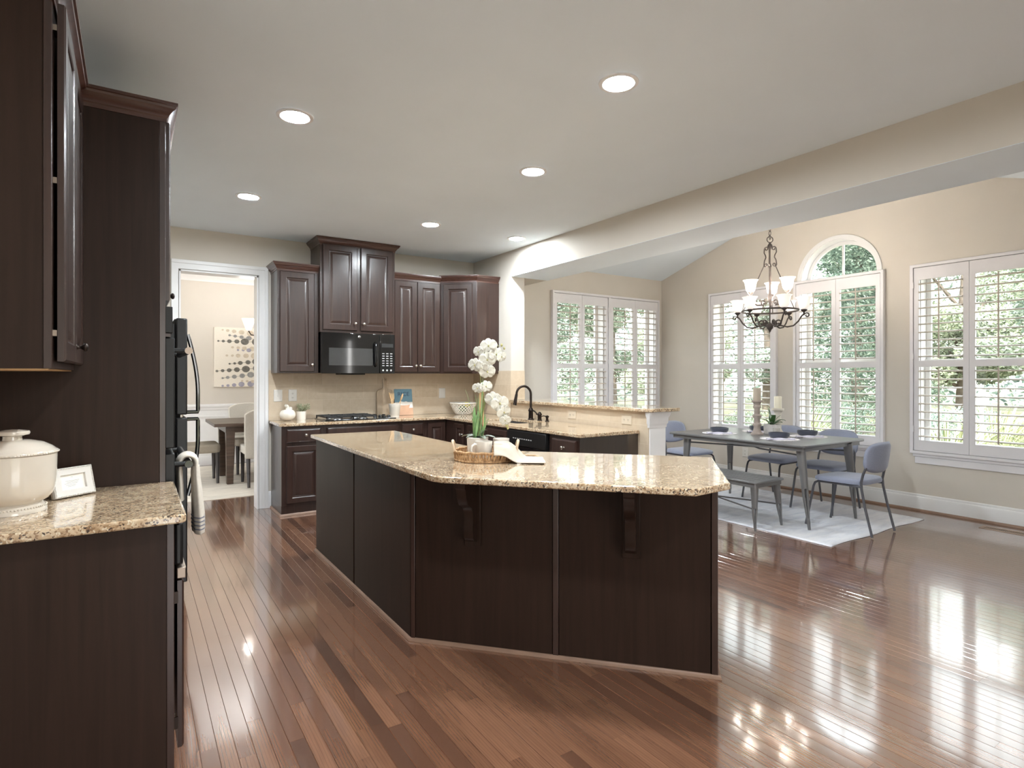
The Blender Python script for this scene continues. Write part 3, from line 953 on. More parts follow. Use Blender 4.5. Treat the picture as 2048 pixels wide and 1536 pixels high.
# --- upper cabinets on the back wall
UZ0, UZ1 = 1.408, 2.44
c = thing('wall_cabinet', 'narrow single-door dark wall cabinet next to the doorway', 'cabinet', (1.42, YB, UZ0))
carcass(c, rect(1.213, 6.158, 1.618, YB - 0.001), UZ0, UZ1 + 0.02)
door(c, (1.236, 6.1575, UZ0 + 0.016), BU, BN, 0.338, UZ1 - UZ0 - 0.02, knob=(0.312, 0.07), knob_mat='nickel')
crown(c, [(1.213, YB - 0.002), (1.213, 6.158), (1.618, 6.158)], UZ1 + 0.005, 0.78)

c = thing('wall_cabinet', 'tallest two-door dark wall cabinet over the microwave', 'cabinet', (2.02, YB, 1.84))
carcass(c, rect(1.6195, 6.10, 2.434, YB - 0.001), 1.835, 2.76)
door(c, (1.645, 6.0995, 1.86), BU, BN, 0.362, 0.89, knob=(0.335, 0.075), knob_mat='nickel')
door(c, (2.045, 6.0995, 1.86), BU, BN, 0.362, 0.89, knob=(0.027, 0.075), knob_mat='nickel')
crown(c, [(1.6195, YB - 0.002), (1.6195, 6.10), (2.434, 6.10), (2.434, YB - 0.002)], 2.742, 0.76)

c = thing('wall_cabinet', 'two-door dark wall cabinet right of the microwave', 'cabinet', (2.73, YB, UZ0))
carcass(c, rect(2.4355, 6.158, 3.018, YB - 0.001), UZ0, UZ1 + 0.03)
door(c, (2.448, 6.1575, UZ0 + 0.016), BU, BN, 0.275, UZ1 - UZ0 - 0.005, knob=(0.250, 0.07), knob_mat='nickel')
door(c, (2.729, 6.1575, UZ0 + 0.016), BU, BN, 0.275, UZ1 - UZ0 - 0.005, knob=(0.025, 0.07), knob_mat='nickel')
crown(c, [(2.4355, 6.158), (3.018, 6.158)], UZ1 + 0.020, 0.76)

c = thing('wall_cabinet', 'diagonal corner wall cabinet behind the orchid', 'cabinet', (3.3, YB, UZ0))
cp = [(3.0195, YB - 0.001), (3.0195, 6.16), (3.345, 5.862), (XS - 0.001, 5.862), (XS - 0.001, YB - 0.001)]
carcass(c, cp, UZ0, UZ1 + 0.04)
dv = Vector((3.345 - 3.0195, 5.862 - 6.16, 0)).normalized()
dn = Vector((dv.y, -dv.x, 0))
if dn.y > 0:
    dn = -dn
door(c, Vector((3.0195, 6.16, UZ0 + 0.016)) + dv * 0.045 + dn * 0.0005, dv, dn, 0.345, UZ1 - UZ0 - 0.005, knob=(0.317, 0.07), knob_mat='nickel')
crown(c, [(3.0195, 6.16), (3.345, 5.862), (XS - 0.012, 5.862)], UZ1 + 0.03, 0.78)

# --- base cabinets, back run
BZ0, BZ1, BY = 0.0, 0.882, 5.974
def base_unit(label, x0, x1, fronts, side=None):
    c = thing('base_cabinet', label, 'cabinet', ((x0 + x1) / 2, YB, 0))
    mb = MB().box(x0, BY + 0.001, 0.10, x1, YB - 0.001, BZ1)
    mb.box(x0, BY + 0.012, 0.0005, x1, YB - 0.001, 0.0995)
    mb.build('carcass', 'cab', c)
    for f in fronts:
        f(c)
    return c
c = base_unit('dark base cabinet with one drawer and door next to the doorway', 1.216, 1.619, [
    lambda c: slab_front(c, (1.262, BY, 0.722), BU, BN, 0.325, 0.132, knob=(0.18, 0.07)),
    lambda c: door(c, (1.262, BY, 0.125), BU, BN, 0.325, 0.562, fr=0.05)])
MB().molding([(1.216, YB - 0.02), (1.216, BY + 0.012), (1.619, BY + 0.012)], [(0.001, 0.0005), (0.016, 0.0005), (0.014, 0.014), (0.006, 0.022), (0.001, 0.022)]).build('shoe_moulding', 'shoe', c)
base_unit('wide dark base cabinet under the gas cooktop', 1.6205, 2.438, [
    lambda c: slab_front(c, (1.652, BY, 0.722), BU, BN, 0.756, 0.132, name='false_drawer'),
    lambda c: door(c, (1.652, BY, 0.125), BU, BN, 0.372, 0.562, fr=0.05),
    lambda c: door(c, (2.036, BY, 0.125), BU, BN, 0.372, 0.562, fr=0.05)])
base_unit('slim dark drawer base cabinet right of the cooktop', 2.4395, 2.738, [
    lambda c: slab_front(c, (2.464, BY, 0.722), BU, BN, 0.25, 0.132, knob=(0.125, 0.066)),
    lambda c: slab_front(c, (2.464, BY, 0.43), BU, BN, 0.25, 0.26, knob=(0.125, 0.13)),
    lambda c: slab_front(c, (2.464, BY, 0.125), BU, BN, 0.25, 0.28, knob=(0.125, 0.14))])
base_unit('dark raised-panel base cabinet in the inner corner', 2.7395, 2.998, [
    lambda c: door(c, (2.768, BY, 0.125), BU, BN, 0.222, 0.73, fr=0.05)])

# --- peninsula run (faces -X)
PU, PN, PX = (0, -1, 0), (-1, 0, 0), 3.0
def pen_unit(label, y1, y0, fronts, name='base_cabinet', mat='cab'):
    c = thing(name, label, 'cabinet', (3.3, (y0 + y1) / 2, 0))
    mb = MB().box(PX + 0.001, y0, 0.10, XS - 0.0025, y1, BZ1)
    mb.box(PX + 0.055, y0, 0.0005, XS - 0.0025, y1, 0.0995)
    mb.build('carcass', mat, c)
    for f in fronts:
        f(c)
    return c
pen_unit('narrow dark base cabinet beside the inner corner, left of the sink', 5.97, 5.452, [
    lambda c: door(c, (PX, 5.73, 0.125), PU, PN, 0.21, 0.73, fr=0.045, knob=(0.18, 0.62), knob_mat='nickel')])
sink_cab = thing('base_cabinet', 'dark base cabinet under the kitchen sink', 'cabinet', (3.3, 5.1, 0))
mb = MB().box(PX + 0.001, 4.64, 0.10, PX + 0.03, 5.4505, BZ1)
mb.box(PX + 0.03, 4.64, 0.10, XS - 0.0025, 4.66, BZ1)
mb.box(PX + 0.03, 5.43, 0.10, XS - 0.0025, 5.4505, BZ1)
mb.box(PX + 0.055, 4.64, 0.0005, XS - 0.0025, 5.4505, 0.0995)
mb.box(PX + 0.03, 4.66, 0.10, XS - 0.0025, 5.43, 0.12)
mb.build('carcass', 'cab', sink_cab)
door(sink_cab, (PX, 5.43, 0.125), PU, PN, 0.388, 0.73, fr=0.05)
door(sink_cab, (PX, 5.036, 0.125), PU, PN, 0.388, 0.73, fr=0.05)
# dishwasher
dw = thing('dishwasher', 'black built-in dishwasher under the peninsula worktop', 'dishwasher', (3.3, 4.32, 0))
MB().box(PX + 0.005, 4.0, 0.09, XS - 0.003, 4.638, 0.879).build('tub', 'black_satin', dw)
MB().box(PX - 0.025, 4.012, 0.10, PX + 0.004, 4.626, 0.735).build('door', 'black_gloss', dw, bevel=0.004)
cpnl = MB().box(PX - 0.032, 4.012, 0.738, PX + 0.004, 4.626, 0.875).build('control_panel', 'black_satin', dw, bevel=0.006)
bt = MB().frame((PX - 0.0325, 4.55, 0.80), PU, PN)
for i in range(9):
    bt.box(0.03 + i * 0.035, 0.0, 0, 0.05 + i * 0.035, 0.008, 0.002)
bt.build('button', 'ink', cpnl)
MB().frame((PX - 0.0255, 4.32, 0.68), PU, PN).tube([(-0.13, 0.02, 0.002), (-0.08, 0.0, 0.02), (0, -0.008, 0.025), (0.08, 0.0, 0.02), (0.13, 0.02, 0.002)], 0.008).build('handle', 'black_gloss', dw)
MB().box(PX + 0.05, 4.0, 0.001, PX + 0.07, 4.638, 0.088).build('kick_plate', 'black_satin', dw)
c = pen_unit('dark drawer base cabinet ending the peninsula', 3.998, 3.6, [
    lambda c: slab_front(c, (PX, 3.945, 0.722), PU, PN, 0.325, 0.132, knob=(0.17, 0.066)),
    lambda c: door(c, (PX, 3.945, 0.125), PU, PN, 0.325, 0.58, fr=0.05)])
MB().box(PX + 0.003, 3.592, 0.001, XS - 0.003, 3.599, BZ1).build('end_panel', 'satin_panel', c)

# --- worktop, back run + peninsula, with sink cut-out
SL0, SL1 = 0.8835, 0.914
SX0, SX1, SY0, SY1 = 3.14, 3.495, 4.70, 5.34
wt = MB()
def rrect(x0, y0, x1, y1, r, n=5):
    return arc((x1 - r, y0 + r), r, -90, 0, n) + arc((x1 - r, y1 - r), r, 0, 90, n) + arc((x0 + r, y1 - r), r, 90, 180, n) + arc((x0 + r, y0 + r), r, 180, 270, n)
wt.plate([[(1.19, 5.932), (2.972, 5.932), (2.972, 3.566), (XS - 0.0105, 3.566), (XS - 0.0105, YB - 0.0105), (1.19, YB - 0.0105)],
          rrect(SX0, SY0, SX1, SY1, 0.05)], lambda a, b, t: (a, b, t), SL0, SL1)
o = wt.build('granite_worktop', 'granite', None, bevel=0.006, seg=3)
tag(o, 'L-shaped speckled granite worktop holding the cooktop and sink', 'worktop')
sk = thing('kitchen_sink', 'stainless undermount sink bowl in the peninsula worktop', 'sink', ((SX0 + SX1) / 2, (SY0 + SY1) / 2, 0.72))
sm = MB()
outer, inner = rrect(SX0 - 0.012, SY0 - 0.012, SX1 + 0.012, SY1 + 0.012, 0.06), rrect(SX0 + 0.004, SY0 + 0.004, SX1 - 0.004, SY1 - 0.004, 0.05)
sm.plate([outer, inner], lambda a, b, t: (a, b, t), 0.71, 0.8825)
sm.plate([inner], lambda a, b, t: (a, b, t), 0.70, 0.712)
sm.build('basin', 'steel', sk)
MB().lathe([(0, 0.7125), (0.04, 0.7125), (0.038, 0.716), (0.02, 0.7135), (0, 0.7135)], ((SX0 + SX1) / 2, (SY0 + SY1) / 2, 0)).build('drain', 'steel', sk)

# raised bar top on the knee wall
bp = [(3.585, 3.40), (3.99, 3.40), (3.99, 5.588), (3.585, 5.588)]
o = MB().prism([(3.60, 3.44), (3.635, 3.40), (3.96, 3.40), (3.99, 3.44), (3.99, 5.588), (3.60, 5.588)], 1.0745, 1.1045).build('granite_bar_top', 'granite', None, bevel=0.006, seg=3)
tag(o, 'raised granite bar ledge on the tiled half wall behind the faucet', 'worktop')

# --- microwave
mw = thing('microwave', 'black over-the-range microwave with round badge', 'microwave', (2.02, YB, 1.41))
MB().box(1.640, 6.10, 1.412, 2.420, YB - 0.011, 1.833).build('housing', 'black_satin', mw)
md = MB().box(1.625, 6.062, 1.405, 2.245, 6.0995, 1.833).build('door', 'black_gloss', mw, bevel=0.004)
MB().box(1.70, 6.0605, 1.49, 2.165, 6.0618, 1.672).build('window', simple('smoked_glass', rgb(62, 62, 62), 0.06, coat=1.0), md)
cpn = MB().box(2.248, 6.062, 1.405, 2.418, 6.0995, 1.833).build('control_panel', 'black_gloss', mw, bevel=0.003)
hd = MB().tube([(2.195, 6.061, 1.49), (2.195, 6.030, 1.50), (2.195, 6.022, 1.58), (2.195, 6.030, 1.72), (2.195, 6.061, 1.735)], 0.017, 10, flat=(1.0, 0.8))
hd.build('handle', 'black_gloss', mw)
bd = MB().frame((2.02, 6.0615, 1.795), BU, BN).lathe([(0, 0), (0.014, 0), (0.014, 0.003), (0.011, 0.004), (0, 0.004)], seg=24)
bdo = bd.build('badge', 'steel', md)
vs, fs = text_mesh('GE', 0.014, 0.0003)
MB().frame((2.02, 6.0612 - 0.0042, 1.795), BU, BN).add(vs, fs).build('badge_lettering', 'black_satin', md, smooth=0)
for r_ in range(7):
    for q in range(3):
        if r_ == 6:
            k = MB().frame((2.285 + q * 0.045, 6.0615, 1.44), BU, BN).lathe([(0, 0), (0.011, 0), (0.010, 0.002), (0, 0.002)], seg=12)
        else:
            k = MB().frame((2.275 + q * 0.045, 6.0615, 1.487 + r_ * 0.026), BU, BN).box(0, 0, 0, 0.026, 0.009, 0.0012)
        k.build('button', 'ink', cpn, smooth=30)
MB().box(2.27, 6.0608, 1.69, 2.40, 6.0618, 1.73).build('display', 'cast_iron', cpn)
MB().box(1.84, 6.11, 1.392, 2.10, 6.30, 1.4115).build('vent_grille', 'black_satin', mw)

# --- left run: base cabinet, worktop, wall cabinet, oven tower, fridge
LU, LN = (0, 1, 0), (1, 0, 0)            # faces +X, travelling +Y
c = thing('base_cabinet', 'dark base cabinet under the near left granite counter', 'cabinet', (-0.2, 2.6, 0))
MB().box(XL + 0.001, 2.275, 0.0005, 0.095, 2.974, BZ1).build('carcass', 'panel', c)
MB().box(0.0955, 2.271, 0.0005, 0.118, 2.974, BZ1).build('face_frame', 'cab', c, bevel=0.002)
dr = MB().frame((0.1185, 2.300, 0.725), LU, LN).box(0, 0, 0, 0.64, 0.15, 0.028).build('drawer', 'black_satin', c, bevel=0.01, label='black drawer front')
MB().frame((0.1185, 2.296, 0.682), LU, LN).box(0, 0, 0.008, 0.65, 0.038, 0.036).build('pull_bar', 'satin_nickel', c, bevel=0.003)
MB().frame((0.1185, 2.300, 0.10), LU, LN).rings(0.64, 0.575, [(0, 0.01), (0, 0.024), (0.006, 0.030), (0.06, 0.030), (0.07, 0.022), (0.1, 0.028), (0.102, 0.028)]).build('door', 'cab', c, smooth=20)
for z in (0.17, 0.60):
    MB().frame((0.1185, 2.292, z), LU, LN).box(0, 0, 0, 0.005, 0.04, 0.012).build('hinge', 'bronze', c)

o = MB().prism([(XL + 0.001, 2.238), (0.135, 2.238), (0.153, 2.256), (0.153, 2.974), (XL + 0.001, 2.974)], SL0, SL1).build('granite_worktop', 'granite', None, bevel=0.007, seg=3)
tag(o, 'speckled granite counter under the white ginger jar', 'worktop')

c = thing('wall_cabinet', 'two-door dark wall cabinet above the ginger jar', 'cabinet', (-0.35, 2.6, 1.40))
MB().box(XL + 0.001, 2.195, 1.402, -0.222, 2.974, 2.53).build('carcass', 'panel', c)
MB().box(-0.2215, 2.190, 1.402, -0.2005, 2.974, 2.53).build('face_frame', 'cab', c, bevel=0.002)
MB().box(XL + 0.002, 2.20, 1.398, -0.21, 2.972, 1.4015).build('underside', 'plaster_tan', c)
d_ = door(c, (-0.1905, 2.215, 1.424), LU, LN, 0.372, 1.08, knob=None, fr=0.06)
d_ = door(c, (-0.1905, 2.591, 1.424), LU, LN, 0.372, 1.08, knob=(0.03, 0.06), fr=0.06)
for z in (1.50, 1.96, 2.42):
    MB().frame((-0.2003, 2.212, z), LU, LN).box(0, 0, 0, 0.05, 0.018, 0.009).build('hinge', 'satin_nickel', c)
crown(c, [(XL + 0.002, 2.190), (-0.2005, 2.190), (-0.2005, 2.9295)], 2.495, 0.82)

# oven tower
tw = thing('oven_cabinet', 'tall dark cabinet tower housing the black wall ovens', 'cabinet', (-0.2, 3.4, 0))
carcass(tw, rect(XL + 0.001, 2.976, 0.098, 3.0), 0.0005, 2.51, 'side_panel', 'panel', 0.001)
carcass(tw, rect(XL + 0.001, 3.72, 0.098, 3.745), 0.0005, 2.51, 'side_panel', 'panel', 0.001)
MB().box(0.0985, 2.976, 0.0005, 0.121, 3.006, 2.51).build('stile', 'cab', tw, bevel=0.001)
MB().box(0.0985, 3.715, 0.0005, 0.121, 3.745, 2.51).build('stile', 'cab', tw, bevel=0.001)
MB().box(XL + 0.001, 3.001, 1.70, 0.098, 3.719, 2.51).build('upper_box', 'panel', tw)
MB().box(XL + 0.001, 3.001, 0.0005, 0.098, 3.719, 0.26).build('lower_box', 'panel', tw)
door(tw, (0.1215, 2.995, 1.715), LU, LN, 0.36, 0.79, knob=(0.332, 0.06), fr=0.05, t=0.019)
door(tw, (0.1215, 3.360, 1.715), LU, LN, 0.36, 0.79, knob=None, fr=0.05, t=0.019)
slab_front(tw, (0.1215, 3.01, 0.04), LU, LN, 0.70, 0.215)
crown(tw, [(-0.1995, 2.976), (0.121, 2.976), (0.121, 3.745), (XL + 0.002, 3.745)], 2.497, 0.76)
ov = thing('wall_oven', 'black double wall oven with the towel on its handle', 'oven', (-0.2, 3.36, 0.27))
MB().box(-0.45, 3.008, 0.265, 0.120, 3.713, 1.698).build('body', 'black_satin', ov)
cp_ = MB().box(0.1205, 3.01, 1.572, 0.150, 3.711, 1.690).build('control_panel', 'black_satin', ov, bevel=0.003)
MB().box(0.1205, 3.015, 1.555, 0.142, 3.706, 1.570).build('vent_strip', 'iron', ov)
for (z0, z1) in ((1.055, 1.55), (0.30, 1.03)):
    dd = MB().box(0.1205, 3.012, z0, 0.158, 3.709, z1).build('door', 'black_satin', ov, bevel=0.004)
    MB().box(0.1582, 3.12, z0 + 0.10, 0.1592, 3.60, z1 - 0.14).build('window', 'black_satin', dd)
    zz = z1 - 0.055
    hb = MB().tube([(0.215, 3.04, zz), (0.215, 3.68, zz)], 0.016, 12)
    hb.build('handle', 'black_satin', dd)
    st_ = MB()
    for y in (3.06, 3.66):
        st_.tube([(0.158, y, zz), (0.213, y, zz)], 0.012, 10)
    st_.build('handle_mount', 'black_satin', dd)
    MB().tube([(0.215, 3.030, zz), (0.215, 3.0395, zz)], 0.0165, 14).build('handle_cap', 'satin_nickel' if z1 > 1.2 else 'black_gloss', dd)

# towel bunched over the lower handle
def towel_skin(secs, n=30):
    """loft of rippled outlines (cx, cy, hx, hy, z)"""
    vs, fs = [], []
    for k, (cx, cy, hx, hy, z) in enumerate(secs):
        for q in range(n):
            a = 2 * pi * q / n
            rip = 1 + 0.10 * sin(5 * a + 0.4 * k) + 0.05 * sin(9 * a + 0.3 * k)
            vs.append((cx + hx * cos(a) * rip, cy + hy * sin(a) * (1 + 0.04 * sin(7 * a)), z))
    m = len(secs)
    for k in range(m - 1):
        for q in range(n):
            w = (q + 1) % n
            fs.append((k * n + q, k * n + w, (k + 1) * n + w, (k + 1) * n + q))
    fs += [tuple(range(n)), tuple(range((m - 1) * n, m * n))]
    return vs, fs
TWS = [(0.264, 3.14, 0.024, 0.085, 0.640), (0.264, 3.14, 0.026, 0.088, 0.646), (0.262, 3.14, 0.026, 0.088, 0.72), (0.256, 3.14, 0.022, 0.082, 0.82), (0.250, 3.14, 0.018, 0.072, 0.91), (0.249, 3.14, 0.016, 0.066, 0.955)]
mb = MB().add(*towel_skin(TWS))
arch_ = []
for q in range(11):
    a = pi * q / 10
    arch_.append((0.2155 + 0.033 * cos(a), 0.975 + 0.033 * sin(a)))
vs, fs = [], []
prof = [(0.249, 0.90), (0.2495, 0.945)] + arch_ + [(0.184, 0.93), (0.186, 0.86), (0.188, 0.80)]
for k, (x, z) in enumerate(prof):
    d = Vector((prof[min(k + 1, len(prof) - 1)][0] - prof[max(k - 1, 0)][0], prof[min(k + 1, len(prof) - 1)][1] - prof[max(k - 1, 0)][1])).normalized()
    for q in range(20):
        a = 2 * pi * q / 20
        h_ = 0.0135 * cos(a) * (1 + 0.12 * sin(3 * a + k))
        vs.append((x - d.y * h_, 3.14 + 0.064 * sin(a), z + d.x * h_))
for k in range(len(prof) - 1):
    for q in range(20):
        w = (q + 1) % 20
        fs.append((k * 20 + q, k * 20 + w, (k + 1) * 20 + w, (k + 1) * 20 + q))
fs += [tuple(range(20)), tuple(range((len(prof) - 1) * 20, len(prof) * 20))]
mb.add(vs, fs)
o = mb.build('dish_towel', 'towel', None, smooth=80)
tag(o, 'white dish towel with grey end stripes hanging on the oven handle', 'towel')
for z in (0.664, 0.682, 0.700, 0.718):
    f = (z - 0.646) / 0.074
    mk = lambda zz: (0.264 - 0.002 * f, 3.14, 0.0272, 0.0895, zz)
    MB().add(*towel_skin([mk(z - 0.003), mk(z + 0.003)])).build('woven_stripe', 'stripe', o, smooth=80)

# fridge
fr_ = thing('fridge', 'black two-door fridge with curved handles beyond the ovens', 'fridge', (-0.1, 4.5, 0))
MB().box(-0.47, 4.11, 0.05, 0.215, 4.93, 1.70).build('cabinet', 'black_satin', fr_, bevel=0.004)
dtop = MB().box(0.222, 4.10, 1.140, 0.283, 4.94, 1.735).build('door', 'black_satin', fr_, bevel=0.008)
dbot = MB().box(0.222, 4.10, 0.105, 0.283, 4.94, 1.122).build('door', 'black_satin', fr_, bevel=0.008)
MB().box(0.2155, 4.12, 0.11, 0.2215, 4.92, 1.73).build('gasket', 'shade_in', fr_)
MB().box(0.10, 4.13, 0.003, 0.20, 4.91, 0.049).build('kick_grille', 'black_satin', fr_)
def fhandle(z0, z1, par, up):
    pts = []
    for i in range(13):
        t = i / 12
        z = z0 + (z1 - z0) * t
        x = 0.287 + 0.058 * sin(min(1.0, t * 1.25 + 0.02) * pi / 2)
        pts.append((x, 4.155, z))
    pts.append((0.345, 4.155, z1 + (0.012 if up else -0.012)))
    pts.append((0.30, 4.155, z1 + (0.012 if up else -0.012)))
    pts.append((0.2835, 4.155, z1 + (0.012 if up else -0.012)))
    MB().tube(pts, 0.012, 10, flat=(1.0, 1.2)).build('handle', 'black_gloss', par)
fhandle(1.64, 1.165, dtop, False)
fhandle(0.63, 1.097, dbot, True)
MB().tube([(0.25, 4.14, 1.123), (0.25, 4.14, 1.139)], 0.012, 10).build('hinge', 'nickel', fr_)

# ------------------------------------------------------------------ island
IA, IB_, IC = (1.215, 4.69), (1.215, 2.825), (2.235, 1.70)      # visible base line
dvec = Vector((IC[0] - IB_[0], IC[1] - IB_[1])).normalized()
nvec = Vector((-dvec.y, dvec.x))                                 # towards the cook side
ID_ = (IC[0] + nvec.x * 0.62, IC[1] + nvec.y * 0.62)
# inner bend where x = 1.835
tt = (1.835 - ID_[0]) / -dvec.x
IE = (1.835, ID_[1] - dvec.y * tt)
IFp = (1.835, 4.64)
isl = thing('kitchen_island', 'dark angled kitchen island with two corbels under its overhang', 'island', (1.5, 3.2, 0))
body = [(IA[0] + 0.02, IA[1] - 0.02), (IB_[0] + 0.02, IB_[1] + 0.01), (IC[0] - dvec.x * 0.02 + nvec.x * 0.02, IC[1] - dvec.y * 0.02 + nvec.y * 0.02),
        (ID_[0] - dvec.x * 0.02, ID_[1] - dvec.y * 0.02), IE, IFp]
MB().prism(body, 0.0005, 0.882).build('carcass', 'panel', isl)
def island_panel(p, q, a, b, t0, t1, name, mat='panel', z0=0.0005, z1=0.882, bevel=0.002):
    p, q = Vector(p), Vector(q)
    L = (q - p).length
    d = (q - p) / L
    n = Vector((d.y, -d.x))
    pts = [p + d * a + n * t0, p + d * b + n * t0, p + d * b + n * t1, p + d * a + n * t1]
    return MB().prism([(v.x, v.y) for v in pts], z0, z1).build(name, mat, isl, bevel=bevel)
# travelling A -> B the outside is on the right hand side of travel (towards -X)
LAB = (Vector(IB_) - Vector(IA)).length
LBC = (Vector(IC) - Vector(IB_)).length
island_panel(IA, IB_, 0.0, 0.925, -0.018, 0.0, 'end_panel')
island_panel(IA, IB_, 0.945, LAB - 0.004, -0.018, 0.0, 'end_panel')
island_panel(IB_, IC, 0.004, 0.026, -0.019, 0.007, 'stile', 'cab')
island_panel(IB_, IC, 0.028, 0.752, -0.018, 0.0, 'front_panel')
island_panel(IB_, IC, 0.754, 0.782, -0.018, 0.006, 'stile', 'cab')
island_panel(IB_, IC, 0.784, LBC - 0.03, -0.018, 0.0, 'front_panel')
island_panel(IB_, IC, LBC - 0.028, LBC, -0.018, 0.007, 'stile', 'cab')
island_panel(IC, ID_, 0.0, 0.6, -0.018, 0.0, 'end_panel')
MB().molding([IA, IB_, IC, ID_], [(0.0005, 0.0005), (0.016, 0.0005), (0.014, 0.011), (0.007, 0.017), (0.0005, 0.017)]).build('shoe_moulding', 'shoe', isl)
MB().prism([(IA[0] + 0.02, IA[1] - 0.0195), IFp, (IFp[0], IFp[1] + 0.045), (IA[0] + 0.02, IA[1] + 0.0)], 0.0005, 0.882).build('end_panel', 'panel', isl)
def corbel(at):
    p = Vector(IB_) + dvec * at
    n = -nvec
    mb = MB().frame((p.x + n.x * 0.001, p.y + n.y * 0.001, 0), (dvec.x, dvec.y, 0), (n.x, n.y, 0))
    mb.box(-0.042, 0.52, 0.0, 0.042, 0.882, 0.016)
    co = mb.build('corbel', 'panel', isl, bevel=0.003)
    mb = MB().frame((p.x + n.x * 0.017, p.y + n.y * 0.017, 0), (dvec.x, dvec.y, 0), (n.x, n.y, 0))
    prof = [(0.0, 0.882), (0.185, 0.882), (0.185, 0.845), (0.172, 0.835), (0.165, 0.80), (0.135, 0.755), (0.085, 0.735), (0.060, 0.70),
            (0.058, 0.66), (0.066, 0.62), (0.058, 0.575), (0.035, 0.555), (0.0, 0.545)]
    k = len(prof)
    vs = [(-0.024, z, o_) for o_, z in prof] + [(0.024, z, o_) for o_, z in prof]
    fs = [tuple(range(k)), tuple(range(k, 2 * k))] + [(i, (i + 1) % k, k + (i + 1) % k, k + i) for i in range(k)]
    mb.add(vs, fs).build('scroll', 'panel', co, smooth=50)
corbel(0.345)
corbel(1.13)
# island worktop
sA, sB = (1.182, 4.735), (1.167, 2.46)
sC, sD = (1.936, 1.578), (2.178, 1.592)
sE, sF = (2.784, 2.158), (1.872, 3.142)
top = [sA, (1.167, 2.60), (1.172, 2.47), (1.192, 2.42), sC, sD, sE, sF, (1.872, 4.684)]
o = MB().prism(top, SL0, SL1).build('granite_worktop', 'granite', None, bevel=0.007, seg=3)
tag(o, 'angled speckled granite island top with clipped corner', 'worktop')

# ------------------------------------------------------------------ recessed ceiling lights
CANS = [(0.754, 3.354, 'recessed ceiling light above the island, left one'), (2.0, 2.1, 'recessed ceiling light nearest the camera, at the top of the picture'),
        (2.36, 3.339, 'recessed ceiling light between the header beam and the island'), (0.778, 5.055, 'recessed ceiling light in front of the doorway'),
        (2.371, 5.042, 'recessed ceiling light in front of the corner wall cabinet'), (3.367, 5.062, 'smallest recessed ceiling light, over the sink'),
        (0.75, 1.2, 'added recessed ceiling light out of view, kitchen left'), (2.0, -0.3, 'added recessed ceiling light out of view, kitchen middle')]  # last two are unseen, added for extra light
first = None
for (x, y, lb) in CANS:
    if first is None:
        t_ = thing('recessed_light', lb, 'light', (0, 0, 0), 'recessed ceiling lights')
        MB().lathe([(0.073, 0.0), (0.098, 0.0), (0.097, -0.006), (0.078, -0.008), (0.073, -0.004)], (0, 0, -0.0008), 32, ring=True).build('trim_ring', 'trim', t_)
        MB().lathe([(0, 0), (0.0725, 0), (0.0725, -0.003), (0, -0.004)], (0, 0, -0.0008), 32).build('lens', 'can_lens', t_)
        first = t_
    else:
        t_ = copy_tree(first)
    place(t_, x, y, CE, 0, lb)

# ------------------------------------------------------------------ chandelier over the bay table
CHX, CHY = 5.38, 3.4725
ch = thing('chandelier', 'dark iron scroll chandelier with nine frosted glass shades', 'chandelier', (CHX, CHY, 1.82))
def cpt(r, a, z):
    return (CHX + r * cos(a), CHY + r * sin(a), z)
MB().lathe([(0, 3.682), (0.065, 3.68), (0.06, 3.655), (0.02, 3.635), (0.0, 3.633)], (CHX, CHY, 0)).build('canopy', 'iron', ch)
cn = MB()
z = 3.63
i = 0
while z > 2.79:
    pts = []
    for q in range(12):
        a = 2 * pi * q / 12
        u, v = 0.011 * cos(a), 0.024 * sin(a)
        pts.append((CHX + (u if i % 2 else 0), CHY + (0 if i % 2 else u), z - 0.022 + v))
    cn.tube(pts, 0.003, 6, closed=True)
    z -= 0.0395
    i += 1
cn.build('chain', 'iron', ch, smooth=60)
MB().tube([(CHX + 0.03 * cos(2 * pi * q / 20) * cos(R(-33)), CHY + 0.03 * cos(2 * pi * q / 20) * sin(R(-33)), 2.755 + 0.03 * sin(2 * pi * q / 20)) for q in range(20)], 0.0045, 8, closed=True).build('loop', 'iron', ch, smooth=60)
MB().lathe([(0, 2.73), (0.012, 2.728), (0.010, 2.715), (0.022, 2.70), (0.026, 2.685), (0.014, 2.67), (0.007, 2.65), (0.006, 2.52), (0.012, 2.50), (0.016, 2.485), (0.010, 2.47), (0.009, 2.45),
            (0.009, 2.26), (0.011, 2.24), (0.016, 2.20), (0.026, 2.17), (0.016, 2.13), (0.008, 2.10), (0.006, 2.00), (0.006, 1.92), (0.020, 1.905), (0.034, 1.89), (0.030, 1.86), (0.012, 1.84), (0.008, 1.825), (0.0, 1.815)],
           (CHX, CHY, 0), 20).build('column', 'iron', ch, smooth=60)
def scroll(c, r0, turns, start, n=22, sgn=1):
    return [(c[0] + r0 * (1 - 0.72 * i / n) * cos(start + sgn * turns * 2 * pi * i / n), c[1] + r0 * (1 - 0.72 * i / n) * sin(start + sgn * turns * 2 * pi * i / n)) for i in range(n + 1)]
for k in range(3):                                    # scroll cage at the top
    a = R(-33 + 120 * k)
    prof = list(reversed(scroll((0.040, 2.665), 0.024, 1.15, R(-10), 18, 1))) + [(0.066, 2.63), (0.050, 2.60), (0.046, 2.58), (0.062, 2.55), (0.066, 2.52)] + scroll((0.046, 2.505), 0.022, 1.1, R(10), 18, -1)
    MB().tube([cpt(r, a, z) for r, z in prof], 0.0058, 7).build('scroll', 'iron', ch, smooth=60)
HOOP_Z, HOOP_R = 2.035, 0.265
